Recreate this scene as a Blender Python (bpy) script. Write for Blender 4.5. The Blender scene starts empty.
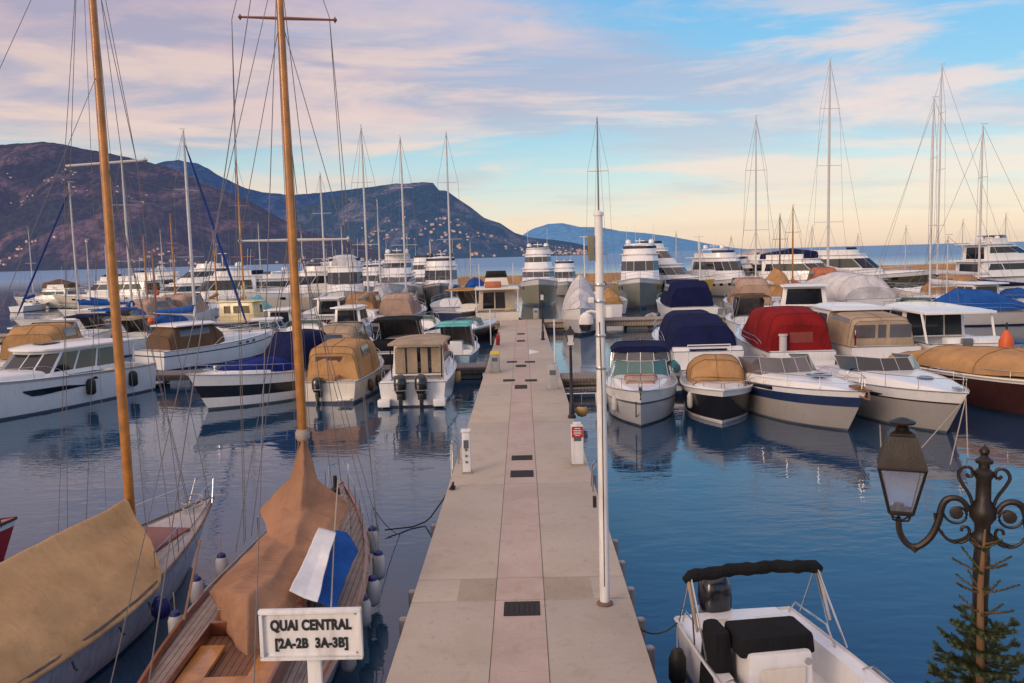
import bpy, bmesh, math, random
from mathutils import Vector, Matrix, noise
random.seed(7)
SC = bpy.context.scene
COL = SC.collection
R = math.radians
PI = math.pi
# ------------------------------------------------------------------ camera
F = 850.0
CAM = Vector((.16, 0, 6.0))
PITCH = math.atan(86 / F); ROLL = math.atan(0.0275); YAW = math.atan(12.4 / F)
CR = Matrix.Rotation(YAW, 3, 'Z') @ Matrix.Rotation(PI / 2 - PITCH, 3, 'X') @ Matrix.Rotation(-ROLL, 3, 'Z')
cd = bpy.data.cameras.new('camera'); cam = bpy.data.objects.new('camera', cd); COL.objects.link(cam)
cam.matrix_world = Matrix.Translation(CAM) @ CR.to_4x4()
cd.sensor_width = 36; cd.lens = F / 1024 * 36; cd.clip_start = 0.1; cd.clip_end = 80000
SC.camera = cam
def ray(px, py): return CR @ Vector((px - 512, 341.5 - py, -F))
def at(px, py, z=0.0):
    d = ray(px, py); return CAM + d * ((z - CAM.z) / d.z)
def atd(px, py, Y):
    d = ray(px, py); return CAM + d * (Y / d.y)
# ------------------------------------------------------------------ materials
_M = {}
def pm(name, c, rough=.5, metal=0, var=.12, scale=3., bump=0., bscale=25., coat=0., dirt=0., spec=.5, hue=None, wr=0., emis=None):
    if name in _M: return _M[name]
    m = bpy.data.materials.new(name); m.use_nodes = True; _M[name] = m
    nt = m.node_tree; N = nt.nodes; Lk = nt.links; b = N['Principled BSDF']
    b.inputs['Roughness'].default_value = rough; b.inputs['Metallic'].default_value = metal
    b.inputs['Coat Weight'].default_value = coat; b.inputs['Specular IOR Level'].default_value = spec
    tc = N.new('ShaderNodeTexCoord'); info = N.new('ShaderNodeObjectInfo')
    add = N.new('ShaderNodeVectorMath'); add.operation = 'ADD'
    Lk.new(tc.outputs['Object'], add.inputs[0]); Lk.new(info.outputs['Location'], add.inputs[1])
    n = N.new('ShaderNodeTexNoise'); n.inputs['Scale'].default_value = scale; n.inputs['Detail'].default_value = 6; n.inputs['Roughness'].default_value = .6
    Lk.new(add.outputs[0], n.inputs['Vector'])
    r = N.new('ShaderNodeValToRGB'); r.color_ramp.elements[0].position = .3; r.color_ramp.elements[1].position = .7
    c2 = hue if hue else tuple(min(1, x * (1 + var)) for x in c)
    c1 = tuple(x * (1 - var) for x in c)
    r.color_ramp.elements[0].color = (*c1, 1); r.color_ramp.elements[1].color = (*c2, 1)
    Lk.new(n.outputs['Fac'], r.inputs[0]); out = r.outputs[0]
    if dirt:   # streaky grime
        mp = N.new('ShaderNodeMapping'); mp.inputs['Scale'].default_value = (5, 5, .7)
        n2 = N.new('ShaderNodeTexNoise'); n2.inputs['Scale'].default_value = 2.2; n2.inputs['Detail'].default_value = 8
        Lk.new(add.outputs[0], mp.inputs[0]); Lk.new(mp.outputs[0], n2.inputs['Vector'])
        r2 = N.new('ShaderNodeValToRGB'); r2.color_ramp.elements[0].position = .48; r2.color_ramp.elements[1].position = .72
        mul = N.new('ShaderNodeMath'); mul.operation = 'MULTIPLY'; mul.inputs[1].default_value = dirt
        Lk.new(n2.outputs['Fac'], r2.inputs[0]); Lk.new(r2.outputs[0], mul.inputs[0])
        mx = N.new('ShaderNodeMix'); mx.data_type = 'RGBA'; mx.inputs[7].default_value = (.12, .09, .07, 1)
        Lk.new(mul.outputs[0], mx.inputs[0]); Lk.new(out, mx.inputs[6]); out = mx.outputs[2]
    Lk.new(out, b.inputs['Base Color'])
    if bump or wr:
        bp = N.new('ShaderNodeBump'); bp.inputs['Strength'].default_value = max(bump, wr); bp.inputs['Distance'].default_value = .07 if wr else .02
        n3 = N.new('ShaderNodeTexNoise'); n3.inputs['Scale'].default_value = bscale; n3.inputs['Detail'].default_value = 4
        src = add.outputs[0]
        if wr:
            n3.inputs['Distortion'].default_value = .9; mw = N.new('ShaderNodeMapping'); mw.inputs['Scale'].default_value = (.8, 2.6, 1.2); mw.inputs['Rotation'].default_value = (.3, .2, .5); Lk.new(src, mw.inputs[0]); src = mw.outputs[0]
        Lk.new(src, n3.inputs['Vector']); Lk.new(n3.outputs['Fac'], bp.inputs['Height']); Lk.new(bp.outputs[0], b.inputs['Normal'])
    if emis:
        b.inputs['Emission Color'].default_value = (*emis, 1); b.inputs['Emission Strength'].default_value = 1
    return m
def gel(name, c, **k): return pm(name, c, rough=.28, var=.05, scale=1.2, dirt=k.get('dirt', .10), coat=.5)
def canvas(name, c): return pm(name, c, rough=.92, var=.22, scale=1.1, wr=.75, bscale=1.8, dirt=.10 if max(c) > .15 and min(c) > .03 else 0, spec=.15)
WHITE = gel('white_gelcoat', (.78, .755, .74)); CREAM = gel('cream_gelcoat', (.72, .64, .54)); GREYW = gel('grey_white_gelcoat', (.52, .50, .50))
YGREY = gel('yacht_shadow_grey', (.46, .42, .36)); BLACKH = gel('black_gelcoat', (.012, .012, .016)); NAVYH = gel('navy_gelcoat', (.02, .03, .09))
MAROON = gel('maroon_gelcoat', (.045, .014, .011)); REDH = gel('red_gelcoat', (.38, .02, .02)); TANH = gel('tan_gelcoat', (.36, .33, .31)); GREYH = gel('dark_grey_gelcoat', (.10, .11, .12))
YELH = gel('yellow_cream_gelcoat', (.62, .50, .26)); OLIVE = gel('olive_gold_gelcoat', (.33, .25, .06)); LBLUE = gel('light_blue_gelcoat', (.38, .52, .60))
ANTIF = pm('antifouling', (.02, .025, .05), rough=.8); BLUEB = gel('blue_stripe', (.018, .035, .10))
NAVYC = canvas('navy_canvas', (.008, .012, .055)); MIDBC = canvas('mid_blue_canvas', (.010, .022, .15)); REDC = canvas('red_canvas', (.21, .012, .014)); TANC = canvas('tan_canvas', (.36, .20, .10))
OCHC = canvas('ochre_canvas', (.42, .235, .105)); BEIC = canvas('beige_canvas', (.36, .27, .19)); PINKC = canvas('pinkish_canvas', (.40, .27, .21)); GREYC = canvas('grey_canvas', (.40, .36, .35))
BRNC = canvas('brown_canvas', (.13, .08, .05)); BLKC = canvas('black_canvas', (.012, .012, .014)); BLUEC = canvas('blue_canvas', (.015, .08, .30)); TURQ = canvas('turquoise_canvas', (.16, .50, .50)); WHTC = canvas('white_canvas', (.55, .53, .54)); MARC = canvas('maroon_canvas', (.22, .03, .02)); TERC = canvas('terracotta_canvas', (.42, .15, .09))
def glassmat(name, c, rough=.06):
    m = pm(name, c, rough=rough, var=.3, scale=.8, spec=.8); return m
GLASS = glassmat('dark_glass', (.012, .012, .018)); VINYL = glassmat('clear_vinyl', (.10, .09, .10), .12); VINYLL = glassmat('pale_vinyl', (.24, .21, .22), .14); GREENG = glassmat('greenish_windscreen', (.06, .13, .12), .06)
STEEL = pm('stainless_steel', (.55, .55, .56), rough=.22, metal=1, var=.05); ALU = pm('aluminium', (.50, .50, .52), rough=.38, metal=.75, var=.08); ALUW = pm('white_alloy_mast', (.52, .50, .50), rough=.4, var=.06)
RUB = pm('black_rubber', (.012, .012, .013), rough=.65); MOTOR = pm('outboard_paint', (.010, .010, .014), rough=.22, coat=.5); ROPE = pm('rope', (.36, .31, .26), rough=.95, bump=.5, bscale=60); WIRE = pm('rigging_wire', (.16, .14, .14), rough=.6); ROPED = pm('dark_rope', (.03, .03, .035), rough=.95)
VARN = pm('golden_varnished_wood', (.43, .165, .028), rough=.33, coat=.4, var=.38, scale=3, bump=.15, bscale=40, dirt=.3); MAHO = pm('mahogany', (.16, .045, .018), rough=.3, coat=.6, var=.3, scale=5); WOODP = pm('weathered_planks', (.14, .10, .08), rough=.85, var=.35, scale=7, bump=.4, bscale=30)
FURL = canvas('dark_blue_sailcloth', (.015, .04, .17)); FENDW = pm('white_fender', (.55, .52, .50), rough=.45, dirt=.35); FENDB = pm('blue_fender_cap', (.015, .02, .12), rough=.5); ORANGE = pm('orange_plastic', (.62, .10, .02), rough=.5); YELP = pm('yellow_plastic', (.62, .46, .02), rough=.5); REDP = pm('red_plastic', (.45, .02, .02), rough=.4)
PWHITE = pm('white_paint', (.74, .71, .69), rough=.5, var=.06, dirt=.3, bump=.15, bscale=60); IRON = pm('cast_iron_brown', (.020, .014, .012), rough=.45, var=.35, scale=12, bump=.12, bscale=90, metal=.3); IRONB = pm('cast_iron_black', (.014, .013, .014), rough=.5)
def teakmat(name, c, axis, w):
    m = pm(name, c, rough=.6, var=.25, scale=6, bump=.2); nt = m.node_tree; N = nt.nodes; Lk = nt.links; b = N['Principled BSDF']
    tc = N.new('ShaderNodeTexCoord'); sx = N.new('ShaderNodeSeparateXYZ'); Lk.new(tc.outputs['Object'], sx.inputs[0])
    a = N.new('ShaderNodeMath'); a.operation = 'MODULO'; a.inputs[1].default_value = w
    ad = N.new('ShaderNodeMath'); ad.inputs[1].default_value = 50; Lk.new(sx.outputs[axis], ad.inputs[0]); Lk.new(ad.outputs[0], a.inputs[0])
    g = N.new('ShaderNodeMath'); g.operation = 'LESS_THAN'; g.inputs[1].default_value = w * .13; Lk.new(a.outputs[0], g.inputs[0])
    src = b.inputs['Base Color'].links[0].from_socket
    mx = N.new('ShaderNodeMix'); mx.data_type = 'RGBA'; mx.inputs[7].default_value = (.012, .010, .010, 1)
    Lk.new(g.outputs[0], mx.inputs[0]); Lk.new(src, mx.inputs[6]); Lk.new(mx.outputs[2], b.inputs['Base Color']); return m
TEAK = teakmat('grey_teak_planks', (.24, .175, .15), 1, .085); TEAKW = teakmat('varnished_planks', (.17, .065, .028), 1, .09); PONT = teakmat('pontoon_boards', (.20, .155, .13), 0, .14); PONTL = teakmat('pale_quay_boards', (.33, .26, .19), 0, .2)
# ------------------------------------------------------------------ mesh builder
class MB:
    def __init__(s): s.v = []; s.f = []; s.m = []
    def quad(s, *p, m=0):
        i = len(s.v); s.v += [tuple(q) for q in p]; s.f.append(tuple(range(i, i + len(p)))); s.m.append(m)
    def grid(s, rows, m=0, wrap=False):
        i = len(s.v); w = len(rows[0])
        for r in rows: s.v += [tuple(q) for q in r]
        for a in range(len(rows) - 1):
            for b in range(w if wrap else w - 1):
                c = (b + 1) % w
                s.f.append((i + a * w + b, i + a * w + c, i + (a + 1) * w + c, i + (a + 1) * w + b)); s.m.append(m[a] if isinstance(m, list) else m)
    def cap(s, pts, m=0): s.quad(*pts, m=m)
    def box(s, c, d, rz=0, m=0, rx=0, ry=0, taper=1.):
        c = Vector(c); M_ = Matrix.Rotation(rz, 3, 'Z') @ Matrix.Rotation(ry, 3, 'Y') @ Matrix.Rotation(rx, 3, 'X')
        i = len(s.v)
        for z in (-1, 1):
            t = taper if z > 0 else 1
            for x, y in ((-1, -1), (1, -1), (1, 1), (-1, 1)): s.v.append(tuple(c + M_ @ Vector((x * d[0] / 2 * t, y * d[1] / 2 * t, z * d[2] / 2))))
        for f in ((3, 2, 1, 0), (4, 5, 6, 7), (0, 1, 5, 4), (1, 2, 6, 5), (2, 3, 7, 6), (3, 0, 4, 7)): s.f.append(tuple(i + k for k in f)); s.m.append(m)
    def tube(s, pts, r, n=6, m=0, close=True):
        pts = [Vector(p) for p in pts]; k = len(pts); rows = []
        rs = r if isinstance(r, (list, tuple)) else [r] * k
        up = None
        for j, p in enumerate(pts):
            t = (pts[min(j + 1, k - 1)] - pts[max(j - 1, 0)])
            if t.length < 1e-9: t = Vector((0, 0, 1))
            t.normalize()
            if up is None: up = Vector((0, 0, 1)) if abs(t.z) < .9 else Vector((1, 0, 0))
            a = t.cross(up)
            if a.length < 1e-4: a = t.orthogonal()
            a.normalize(); b = t.cross(a); up = -b if False else up
            rows.append([p + (a * math.cos(2 * PI * q / n) + b * math.sin(2 * PI * q / n)) * rs[j] for q in range(n)])
        s.grid(rows, m, wrap=True)
        if close: s.cap(rows[0], m); s.cap(rows[-1][::-1], m)
    def lathe(s, prof, c=(0, 0, 0), n=12, m=0, axis=None):
        c = Vector(c); M_ = Matrix.Identity(3)
        if axis is not None: M_ = Vector((0, 0, 1)).rotation_difference(Vector(axis)).to_matrix()
        rows = [[c + M_ @ Vector((r * math.cos(2 * PI * q / n), r * math.sin(2 * PI * q / n), z)) for q in range(n)] for r, z in prof]
        s.grid(rows, m, wrap=True)
        if prof[0][0] > 1e-4: s.cap(rows[0][::-1], m)
        if prof[-1][0] > 1e-4: s.cap(rows[-1], m)
    def xf(s, M_): s.v = [tuple(M_ @ Vector(p)) for p in s.v]; return s
    def jitter(s, a, f=1.3, seed=0):
        o = Vector((seed * 3.1, seed * 1.7, 0))
        s.v = [tuple(Vector(p) + noise.noise_vector((Vector(p) + o) * f) * a) for p in s.v]; return s
    def build(s, name, mats, parent=None, bevel=0, ang=35, smooth=True, sub=0, weld=True):
        if not isinstance(mats, (list, tuple)): mats = [mats]
        me = bpy.data.meshes.new(name); me.from_pydata(s.v, [], s.f)
        for mt in mats: me.materials.append(mt)
        for p, k in zip(me.polygons, s.m): p.material_index = k
        bm = bmesh.new(); bm.from_mesh(me)
        if weld: bmesh.ops.remove_doubles(bm, verts=bm.verts, dist=1e-4)
        bmesh.ops.recalc_face_normals(bm, faces=bm.faces)
        if bevel: 
            ed = [e for e in bm.edges if len(e.link_faces) == 2 and e.calc_face_angle(0) > R(28)]
            bmesh.ops.bevel(bm, geom=ed, offset=bevel, segments=2, affect='EDGES', profile=.6)
        bm.to_mesh(me); bm.free()
        if smooth:
            me.shade_smooth(); me.set_sharp_from_angle(angle=R(ang))
        o = bpy.data.objects.new(name, me); COL.objects.link(o)
        if parent: o.parent = parent
        if sub:
            md = o.modifiers.new('subsurf', 'SUBSURF'); md.levels = sub; md.render_levels = sub
        return o
def tag(o, label=None, cat=None, group=None, kind=None):
    if label: o['label'] = label
    if cat: o['category'] = cat
    if group: o['group'] = group
    if kind: o['kind'] = kind
    return o
def thing(name, label, cat, loc=(0, 0, 0), rz=0, group=None):
    o = bpy.data.objects.new(name, None); COL.objects.link(o); o.empty_display_size = .3
    o.location = loc; o.rotation_euler = (0, 0, rz); return tag(o, label, cat, group)
def copy_tree(o, parent=None):
    c = o.copy(); COL.objects.link(c)
    if parent: c.parent = parent
    for ch in [x for x in bpy.data.objects if x.parent == o]: copy_tree(ch, c)
    return c
def wp(root, p):
    c, s_ = math.cos(root.rotation_euler.z), math.sin(root.rotation_euler.z)
    return Vector((root.location.x + c * p[0] - s_ * p[1], root.location.y + s_ * p[0] + c * p[1], root.location.z + p[2]))
def lerp(a, b, t): return a + (b - a) * t
def plin(tab, x):
    if x <= tab[0][0]: return tab[0][1]
    for (a, va), (b, vb) in zip(tab, tab[1:]):
        if x <= b: return lerp(va, vb, (x - a) / (b - a))
    return tab[-1][1]
def text_mesh(txt, size, name, mat_, parent, loc, rot, offset=0.0, extrude=.002, sx=1., bevel=0.):
    cu = bpy.data.curves.new('lettering', 'FONT'); cu.body = txt; cu.size = size; cu.align_x = 'CENTER'; cu.align_y = 'CENTER'; cu.offset = offset; cu.extrude = extrude; cu.space_character = 1.05; cu.bevel_depth = bevel; cu.bevel_resolution = 1
    to = bpy.data.objects.new('lettering_source', cu)
    me = bpy.data.meshes.new_from_object(to); bpy.data.objects.remove(to)
    me.materials.clear(); me.materials.append(mat_)
    o = bpy.data.objects.new(name, me); COL.objects.link(o); o.parent = parent; o.location = loc; o.rotation_euler = rot; o.scale = (sx, 1, .25); return o
# ------------------------------------------------------------------ boat pieces (local: bow +X, waterline z=0)
SS = [0, .04, .1, .18, .27, .36, .45, .54, .62, .69, .76, .82, .87, .91, .945, .97, .988, 1.0]
class Hull:
    def __init__(s, L, B, H, rise=.35, stern=.88, full=2.3, wl=.9, rake=.09, draft=.4, sternrise=0., peak=.42, tumble=0):
        s.__dict__.update(locals())
    def hb(s, t):
        if t < s.peak: f = lerp(s.stern, 1, math.sin(t / s.peak * PI / 2))
        else: f = 1 - ((t - s.peak) / (1 - s.peak)) ** s.full
        return max(f, 0) * s.B / 2
    def zs(s, t): return s.H * (1 + s.rise * t * t + s.sternrise * (1 - t) ** 3)
    def P(s, t, f, side=1, off=0.):
        b = s.hb(t); w = b * s.wl * (1 - .55 * t ** 5)
        y = w + (b - w) * f ** .8 if f >= 0 else w * (1 + f)
        x = -s.L / 2 + t * s.L - s.rake * s.L * (1 - max(f, 0)) * t ** 5 + (s.rake * .25 * s.L * f * (1 - t) ** 6 if s.sternrise else 0)
        z = f * s.zs(t) if f >= 0 else f * s.draft * (1 - .7 * t ** 4)
        return Vector((x, side * (y + off), z))
def make_hull(root, H, bands, deckmat, cockpit=None, inset=.16, crown=.06, rim=STEEL, side_in=.22, deck_drop=.04, rimr=.022, cabmat=None):
    """bands: [(top fraction, material)...] from the waterline up"""
    mats = [ANTIF] + [b[1] for b in bands]; fl = [-1, -.5, 0.0]; fi = [0, 0]
    lo = 0
    for k, (f, _) in enumerate(bands):
        n = 3 if f - lo > .3 else (2 if f - lo > .15 else 1)
        for q in range(n): fl.append(lo + (f - lo) * (q + 1) / n); fi.append(k + 1)
        lo = f
    mb = MB()
    for side in (-1, 1):
        rows = [[H.P(t, f, side) for t in SS] for f in fl]
        mb.grid(rows, fi)
    tr = [H.P(0, f, -1) for f in fl]; tl = [H.P(0, f, 1) for f in fl]
    mb.grid([[a, b] for a, b in zip(tr, tl)], fi)
    hull = mb.build('hull', mats, root, ang=50)
    d = MB(); ts = list(SS)
    if cockpit:
        c0, c1, zc = cockpit; ts = sorted(set([t for t in SS if not (abs(t - c0) < .015 or abs(t - c1) < .015)] + [c0 - .002, c0 + .002, c1 - .002, c1 + .002])); ts = [max(0, t) for t in ts]
    rows = []
    for t in ts:
        b = H.hb(t); x = -H.L / 2 + t * H.L; z = H.zs(t) - deck_drop; e = max(b - .03, 0)
        inn = cockpit and c0 < t < c1; g = max(e - side_in, 0) if cockpit else e * .75
        zi = zc if inn else z + crown * .7
        zt = zc if inn else z + crown
        rows.append([(x, -b, H.zs(t)), (x, -e, z), (x, -g, z + (.0 if inn else .01)), (x, -g * .97, zi), (x, 0, zt), (x, g * .97, zi), (x, g, z + (.0 if inn else .01)), (x, e, z), (x, b, H.zs(t))])
    d.grid(rows); d.build('deck', deckmat, root, ang=30)
    if rim:
        r = MB()
        for side in (-1, 1): r.tube([H.P(t, 1, side) + Vector((0, side * .01, -.01)) for t in SS], rimr, 5)
        r.tube([H.P(0, 1, -1), H.P(0, 1, 1)], rimr, 5); r.build('rub_rail', rim, root)
    return hull
def trunk(root, H, s0, s1, h, mat, k=.72, name='foredeck', nose=.35):
    """smooth raised foredeck that follows the hull outline"""
    mb = MB(); rows = []; n = 12
    for i in range(n + 1):
        t = lerp(s0, s1, i / n); u = i / n
        w = H.hb(t) * k; hh = h * (1 - u ** 2.2 * .96) ; x = -H.L / 2 + t * H.L; z = H.zs(t) - .05
        row = []
        for q in range(11):
            a = PI * q / 10; c = math.cos(a); sn = math.sin(a)
            row.append((x, w * math.copysign(abs(c) ** .55, c), z + hh * sn ** .55))
        rows.append(row)
    mb.grid(rows); mb.cap(rows[0]); return mb.build(name, mat, root, ang=50)
def patch(root, name, H, s0, s1, fa, fb, mat, side=1, off=.012, n=8):
    """a piece lying on the hull side; fa, fb are (f at s0, f at s1) of lower and upper edges, or lens-shaped lists"""
    mb = MB(); lo = []; up = []
    for i in range(n + 1):
        u = i / n; t = lerp(s0, s1, u)
        lo.append(H.P(t, plin(fa, u), side, off)); up.append(H.P(t, plin(fb, u), side, off))
    mb.grid([lo, up]); return mb.build(name, mat, root)
def rail(root, H, s0, s1, h=.45, name='bow_rail', mid=False, r=.014, inset=.1, mat=STEEL, closed=True, rise=.0):
    mb = MB(); n = 12; hl = {}
    for side in (-1, 1):
        top = []; 
        for i in range(n + 1):
            t = lerp(s0, s1, i / n); p = H.P(t, 1, side); p.y = side * max(abs(p.y) - inset, .05)
            q = p + Vector((.04 * h, 0, h * (min(1, i / 1.5) if True else 1) + rise * i / n)); top.append(q)
            if i % 3 == 0 and i: mb.tube([p, q], r * .8, 4)
        mb.tube([top[0] - Vector((.05, 0, 0))] + top, r, 5); hl[side] = top[-1]
        if mid: mb.tube([p - Vector((0, 0, h * .48)) for p in top[1:]], r * .6, 4)
    if closed: mb.tube([hl[-1], (hl[-1] + hl[1]) / 2 + Vector((.12, 0, 0)), hl[1]], r, 5)
    return mb.build(name, mat, root)
def arch_rows(st, n=14):
    rows = []
    for (x, w, zb, zt, p) in st:
        tp = .17 if p >= 3.4 else .0
        if p >= 3.4: p *= 1.7
        row = []
        for q in range(n + 1):
            a = PI * q / n; c = math.cos(a); sn = math.sin(a); h = abs(sn) ** (2 / p)
            row.append(Vector((x, w * (1 - tp * h) * math.copysign(abs(c) ** (2 / p), c), zb + (zt - zb) * h)))
        rows.append(row)
    return rows
SEAM = {}
def seam_of(m):
    cr = m.node_tree.nodes['Color Ramp'].color_ramp.elements if 'Color Ramp' in m.node_tree.nodes else None
    c = tuple(cr[0].color)[:3] if cr else (.1, .1, .1); return pm(m.name + '_seam', tuple(x * .45 for x in c), rough=.9)
def canopy(root, name, st, mat, caps=(True, True), wr=.02, seed=1, n=14, dens=3):
    """canvas over arched bows; st = [(x, half width, z base, z top, squareness)]"""
    st2 = []
    for a, b in zip(st, st[1:]):
        for k in range(dens): st2.append(tuple(lerp(a[i], b[i], k / dens) for i in range(5)))
    st2.append(st[-1]); rows = arch_rows(st2, n); mb = MB(); mb.grid(rows)
    def cap(r):
        zb = min(p.z for p in r); c = []
        for k in range(n // 2 + 1): c.append((r[k], r[n - k]))
        rr = []
        for a, b in c: rr.append([a.lerp(b, u / 6) for u in range(7)])
        mb.grid(rr)
    if caps[0]: cap(rows[0])
    if caps[1]: cap(rows[-1])
    mb.jitter(wr, 1.9, seed); mb.jitter(wr * .5, 5, seed + 3); co = mb.build(name, mat, root, ang=60)
    sm = MB(); ar = arch_rows([(x, w + .006, zb, zt + .008, p) for (x, w, zb, zt, p) in st], n)
    for r_ in ar: sm.tube(r_, .012, 4)
    mid = [r_[n // 2] for r_ in arch_rows([(x, w, zb, zt + .008, p) for (x, w, zb, zt, p) in st2], n)]; sm.tube(mid, .010, 4)
    sm.jitter(wr, 1.9, seed); sm.jitter(wr * .5, 5, seed + 3); sm.build('seam', SEAM.setdefault(mat.name, seam_of(mat)), co, weld=False)
    return co
def arch_pane(root, name, st, a0, a1, mat, off=1.012, n=6):
    """clear panel following the side of a canopy between two arch angles (degrees)"""
    mb = MB(); rows = []
    for (x, w, zb, zt, p) in st:
        tp = .17 if p >= 3.4 else .0
        if p >= 3.4: p *= 1.7
        row = []
        for q in range(n + 1):
            a = R(lerp(a0, a1, q / n)); c = math.cos(a); sn = math.sin(a)
            h = abs(sn) ** (2 / p); row.append(Vector((x, off * w * (1 - tp * h) * math.copysign(abs(c) ** (2 / p), c), zb + (zt - zb) * h * off)))
        rows.append(row)
    mb.grid(rows); return mb.build(name, mat, root)
def pane(root, name, c, w, h, mat, face='x', t=.015, tilt=0, bev=.0):
    mb = MB(); mb.box((0, 0, 0), (t, w, h) if face == 'x' else (w, t, h)); mb.xf(Matrix.Translation(c) @ Matrix.Rotation(tilt, 4, 'Y' if face == 'x' else 'X')); return mb.build(name, mat, root, bevel=bev)
def outline(x0, x1, w, nose, z, tp=1.):
    return [Vector(p) for p in ((x0, -w, z), (x1 - nose, -w * tp, z), (x1 - nose * .32, -w * .72 * tp, z), (x1, -w * .32 * tp, z), (x1, w * .32 * tp, z), (x1 - nose * .32, w * .72 * tp, z), (x1 - nose, w * tp, z), (x0, w, z))]
def house(root, lo, hi, mat, wins, name='cabin', glass=GLASS, bevel=.03, open_aft=False, pname='window', off=.012):
    """walls between two outlines; wins = [(wall, u0, u1, v0, v1)]"""
    mb = MB(); n = 8
    for k in range(n):
        if open_aft and k == 7: continue
        mb.quad(lo[k], lo[(k + 1) % n], hi[(k + 1) % n], hi[k])
    mb.quad(*hi)
    o = mb.build(name, mat, root, bevel=bevel, ang=30)
    gl = {}
    for wn in wins:
        (k, u0, u1, v0, v1), sk = wn[:5], (wn[5] if len(wn) > 5 else 0)
        a, b, c, d = lo[k], lo[(k + 1) % n], hi[(k + 1) % n], hi[k]
        nn = (b - a).cross(d - a).normalized() * off
        cen = sum((p for p in lo), Vector()) / 8
        if nn.dot((a + b) / 2 - cen) < 0: nn = -nn
        f = lambda u, v: a.lerp(b, u).lerp(d.lerp(c, u), v) + nn
        w = MB(); w.quad(f(u0, v0), f(u1, v0), f(u1 - max(sk, 0), v1), f(u0 - min(sk, 0), v1)); w.quad(f(u0, v0) - nn * 1.5, f(u1, v0) - nn * 1.5, f(u1, v0), f(u0, v0))
        w.build(pname, glass, root, smooth=False)
    return o
def slab(root, name, ol, z, t, mat, bevel=.03, over=1., crown=0., tilt=0.):
    cx = sum(p.x for p in ol) / 8; mb = MB()
    a = [Vector((cx + (p.x - cx) * over, p.y * over, z + tilt * (p.x - cx))) for p in ol]; b = [p + Vector((0, 0, t)) for p in a]
    for k in range(8): mb.quad(a[k], a[(k + 1) % 8], b[(k + 1) % 8], b[k])
    mb.quad(*a[::-1])
    if crown:
        c = [Vector((cx + (p.x - cx) * .75, p.y * .7, p.z + crown)) for p in b]
        for k in range(8): mb.quad(b[k], b[(k + 1) % 8], c[(k + 1) % 8], c[k])
        mb.quad(*c)
    else: mb.quad(*b)
    return mb.build(name, mat, root, bevel=bevel, ang=30)
def windscreen(root, x, w, z, h, rake=.6, depth=.9, mat=GREENG, frame=STEEL, name='windscreen'):
    """curved screen: front at x (most forward), sides running aft; panes are sub-parts"""
    lo = [Vector((x - depth, -w, z)), Vector((x - depth * .35, -w * .93, z)), Vector((x, -w * .45, z)), Vector((x + .03, 0, z)), Vector((x, w * .45, z)), Vector((x - depth * .35, w * .93, z)), Vector((x - depth, w, z))]
    hi = [p + Vector((-rake * h - (.25 if i in (0, 6) else 0), -p.y * .1, h * (.75 if i in (0, 6) else 1))) for i, p in enumerate(lo)]
    fr = MB(); fr.tube(hi, .018, 5); fr.tube(lo, .016, 5)
    for a, b in zip(lo, hi): fr.tube([a, b], .014, 5)
    fo = fr.build(name, frame, root)
    for i in range(6):
        if i == 3: continue
        p = MB()
        j = i + 1
        if i == 2: p.quad(lo[2], lo[3], hi[3], hi[2]); 
        p.quad(lo[i], lo[j], hi[j], hi[i]) if i != 2 else None
        p.build('pane', mat, fo, smooth=False)
    p = MB(); p.quad(lo[3], lo[4], hi[4], hi[3]); p.build('pane', mat, fo, smooth=False)
    return fo
def outboard(root, x, y, z, s=1., mat=MOTOR, tilt=0.):
    """outboard motor on the transom: cowl up, leg down"""
    M_ = Matrix.Translation((x, y, z)) @ Matrix.Rotation(tilt, 4, 'Y')
    mb = MB(); st = [(-.0, .17, .30), (.12, .235, .40), (.32, .25, .44), (.50, .235, .42), (.60, .19, .33), (.66, .09, .18)]
    rows = []
    for (zz, w, l) in st:
        rows.append([Vector((l * .5 * math.copysign(abs(math.cos(a)) ** .7, math.cos(a)) * s - .12 * s + (.05 * zz), w * .9 * math.copysign(abs(math.sin(a)) ** .7, math.sin(a)) * s, zz * s)) for a in [2 * PI * q / 14 for q in range(14)]])
    mb.grid(rows, wrap=True); mb.cap(rows[0][::-1]); mb.cap(rows[-1]); mb.xf(M_)
    cow = mb.build('outboard_motor', mat, root, ang=60)
    lg = MB(); lg.box((-.14 * s, 0, -.28 * s), (.2 * s, .13 * s, .6 * s)); lg.box((-.16 * s, 0, -.62 * s), (.36 * s, .09 * s, .14 * s)); lg.box((-.18 * s, 0, -.78 * s), (.13 * s, .05 * s, .3 * s)); lg.tube([(-.32 * s, 0, -.66 * s), (0, 0, -.66 * s)], [.06 * s, .05 * s], 8); lg.box((.06 * s, 0, -.12 * s), (.16 * s, .3 * s, .26 * s))
    lg.xf(M_); lg.build('motor_leg', mat, cow, bevel=.01)
    st = MB(); st.box((-.12 * s, 0, .13 * s), (.45 * s, .47 * s, .015)); st.xf(M_); st.build('cowl_stripe', ALU, cow)
    return cow
def fender(p, s=1., label=None, group=None, mat=FENDW, cap=FENDB, top=.45, r=.11, h=.5):
    """fender hanging on its line: p = world point of its middle"""
    o = thing('fender', label or 'fender', 'fender', p, 0, group)
    mb = MB(); mb.lathe([(.02, -h / 2 - .04), (r * .7, -h / 2), (r, -h / 2 + .07), (r, h / 2 - .07), (r * .75, h / 2)], n=10); mb.build('fender_body', mat, o, ang=50)
    c = MB(); c.lathe([(r * .76, h / 2), (r * .62, h / 2 + .05), (.02, h / 2 + .08)], n=10); c.build('fender_cap', cap, o)
    l = MB(); l.tube([(0, 0, h / 2 + .07), (.0, 0, h / 2 + top)], .008, 4); l.build('lanyard', ROPE, o)
    return o
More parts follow.
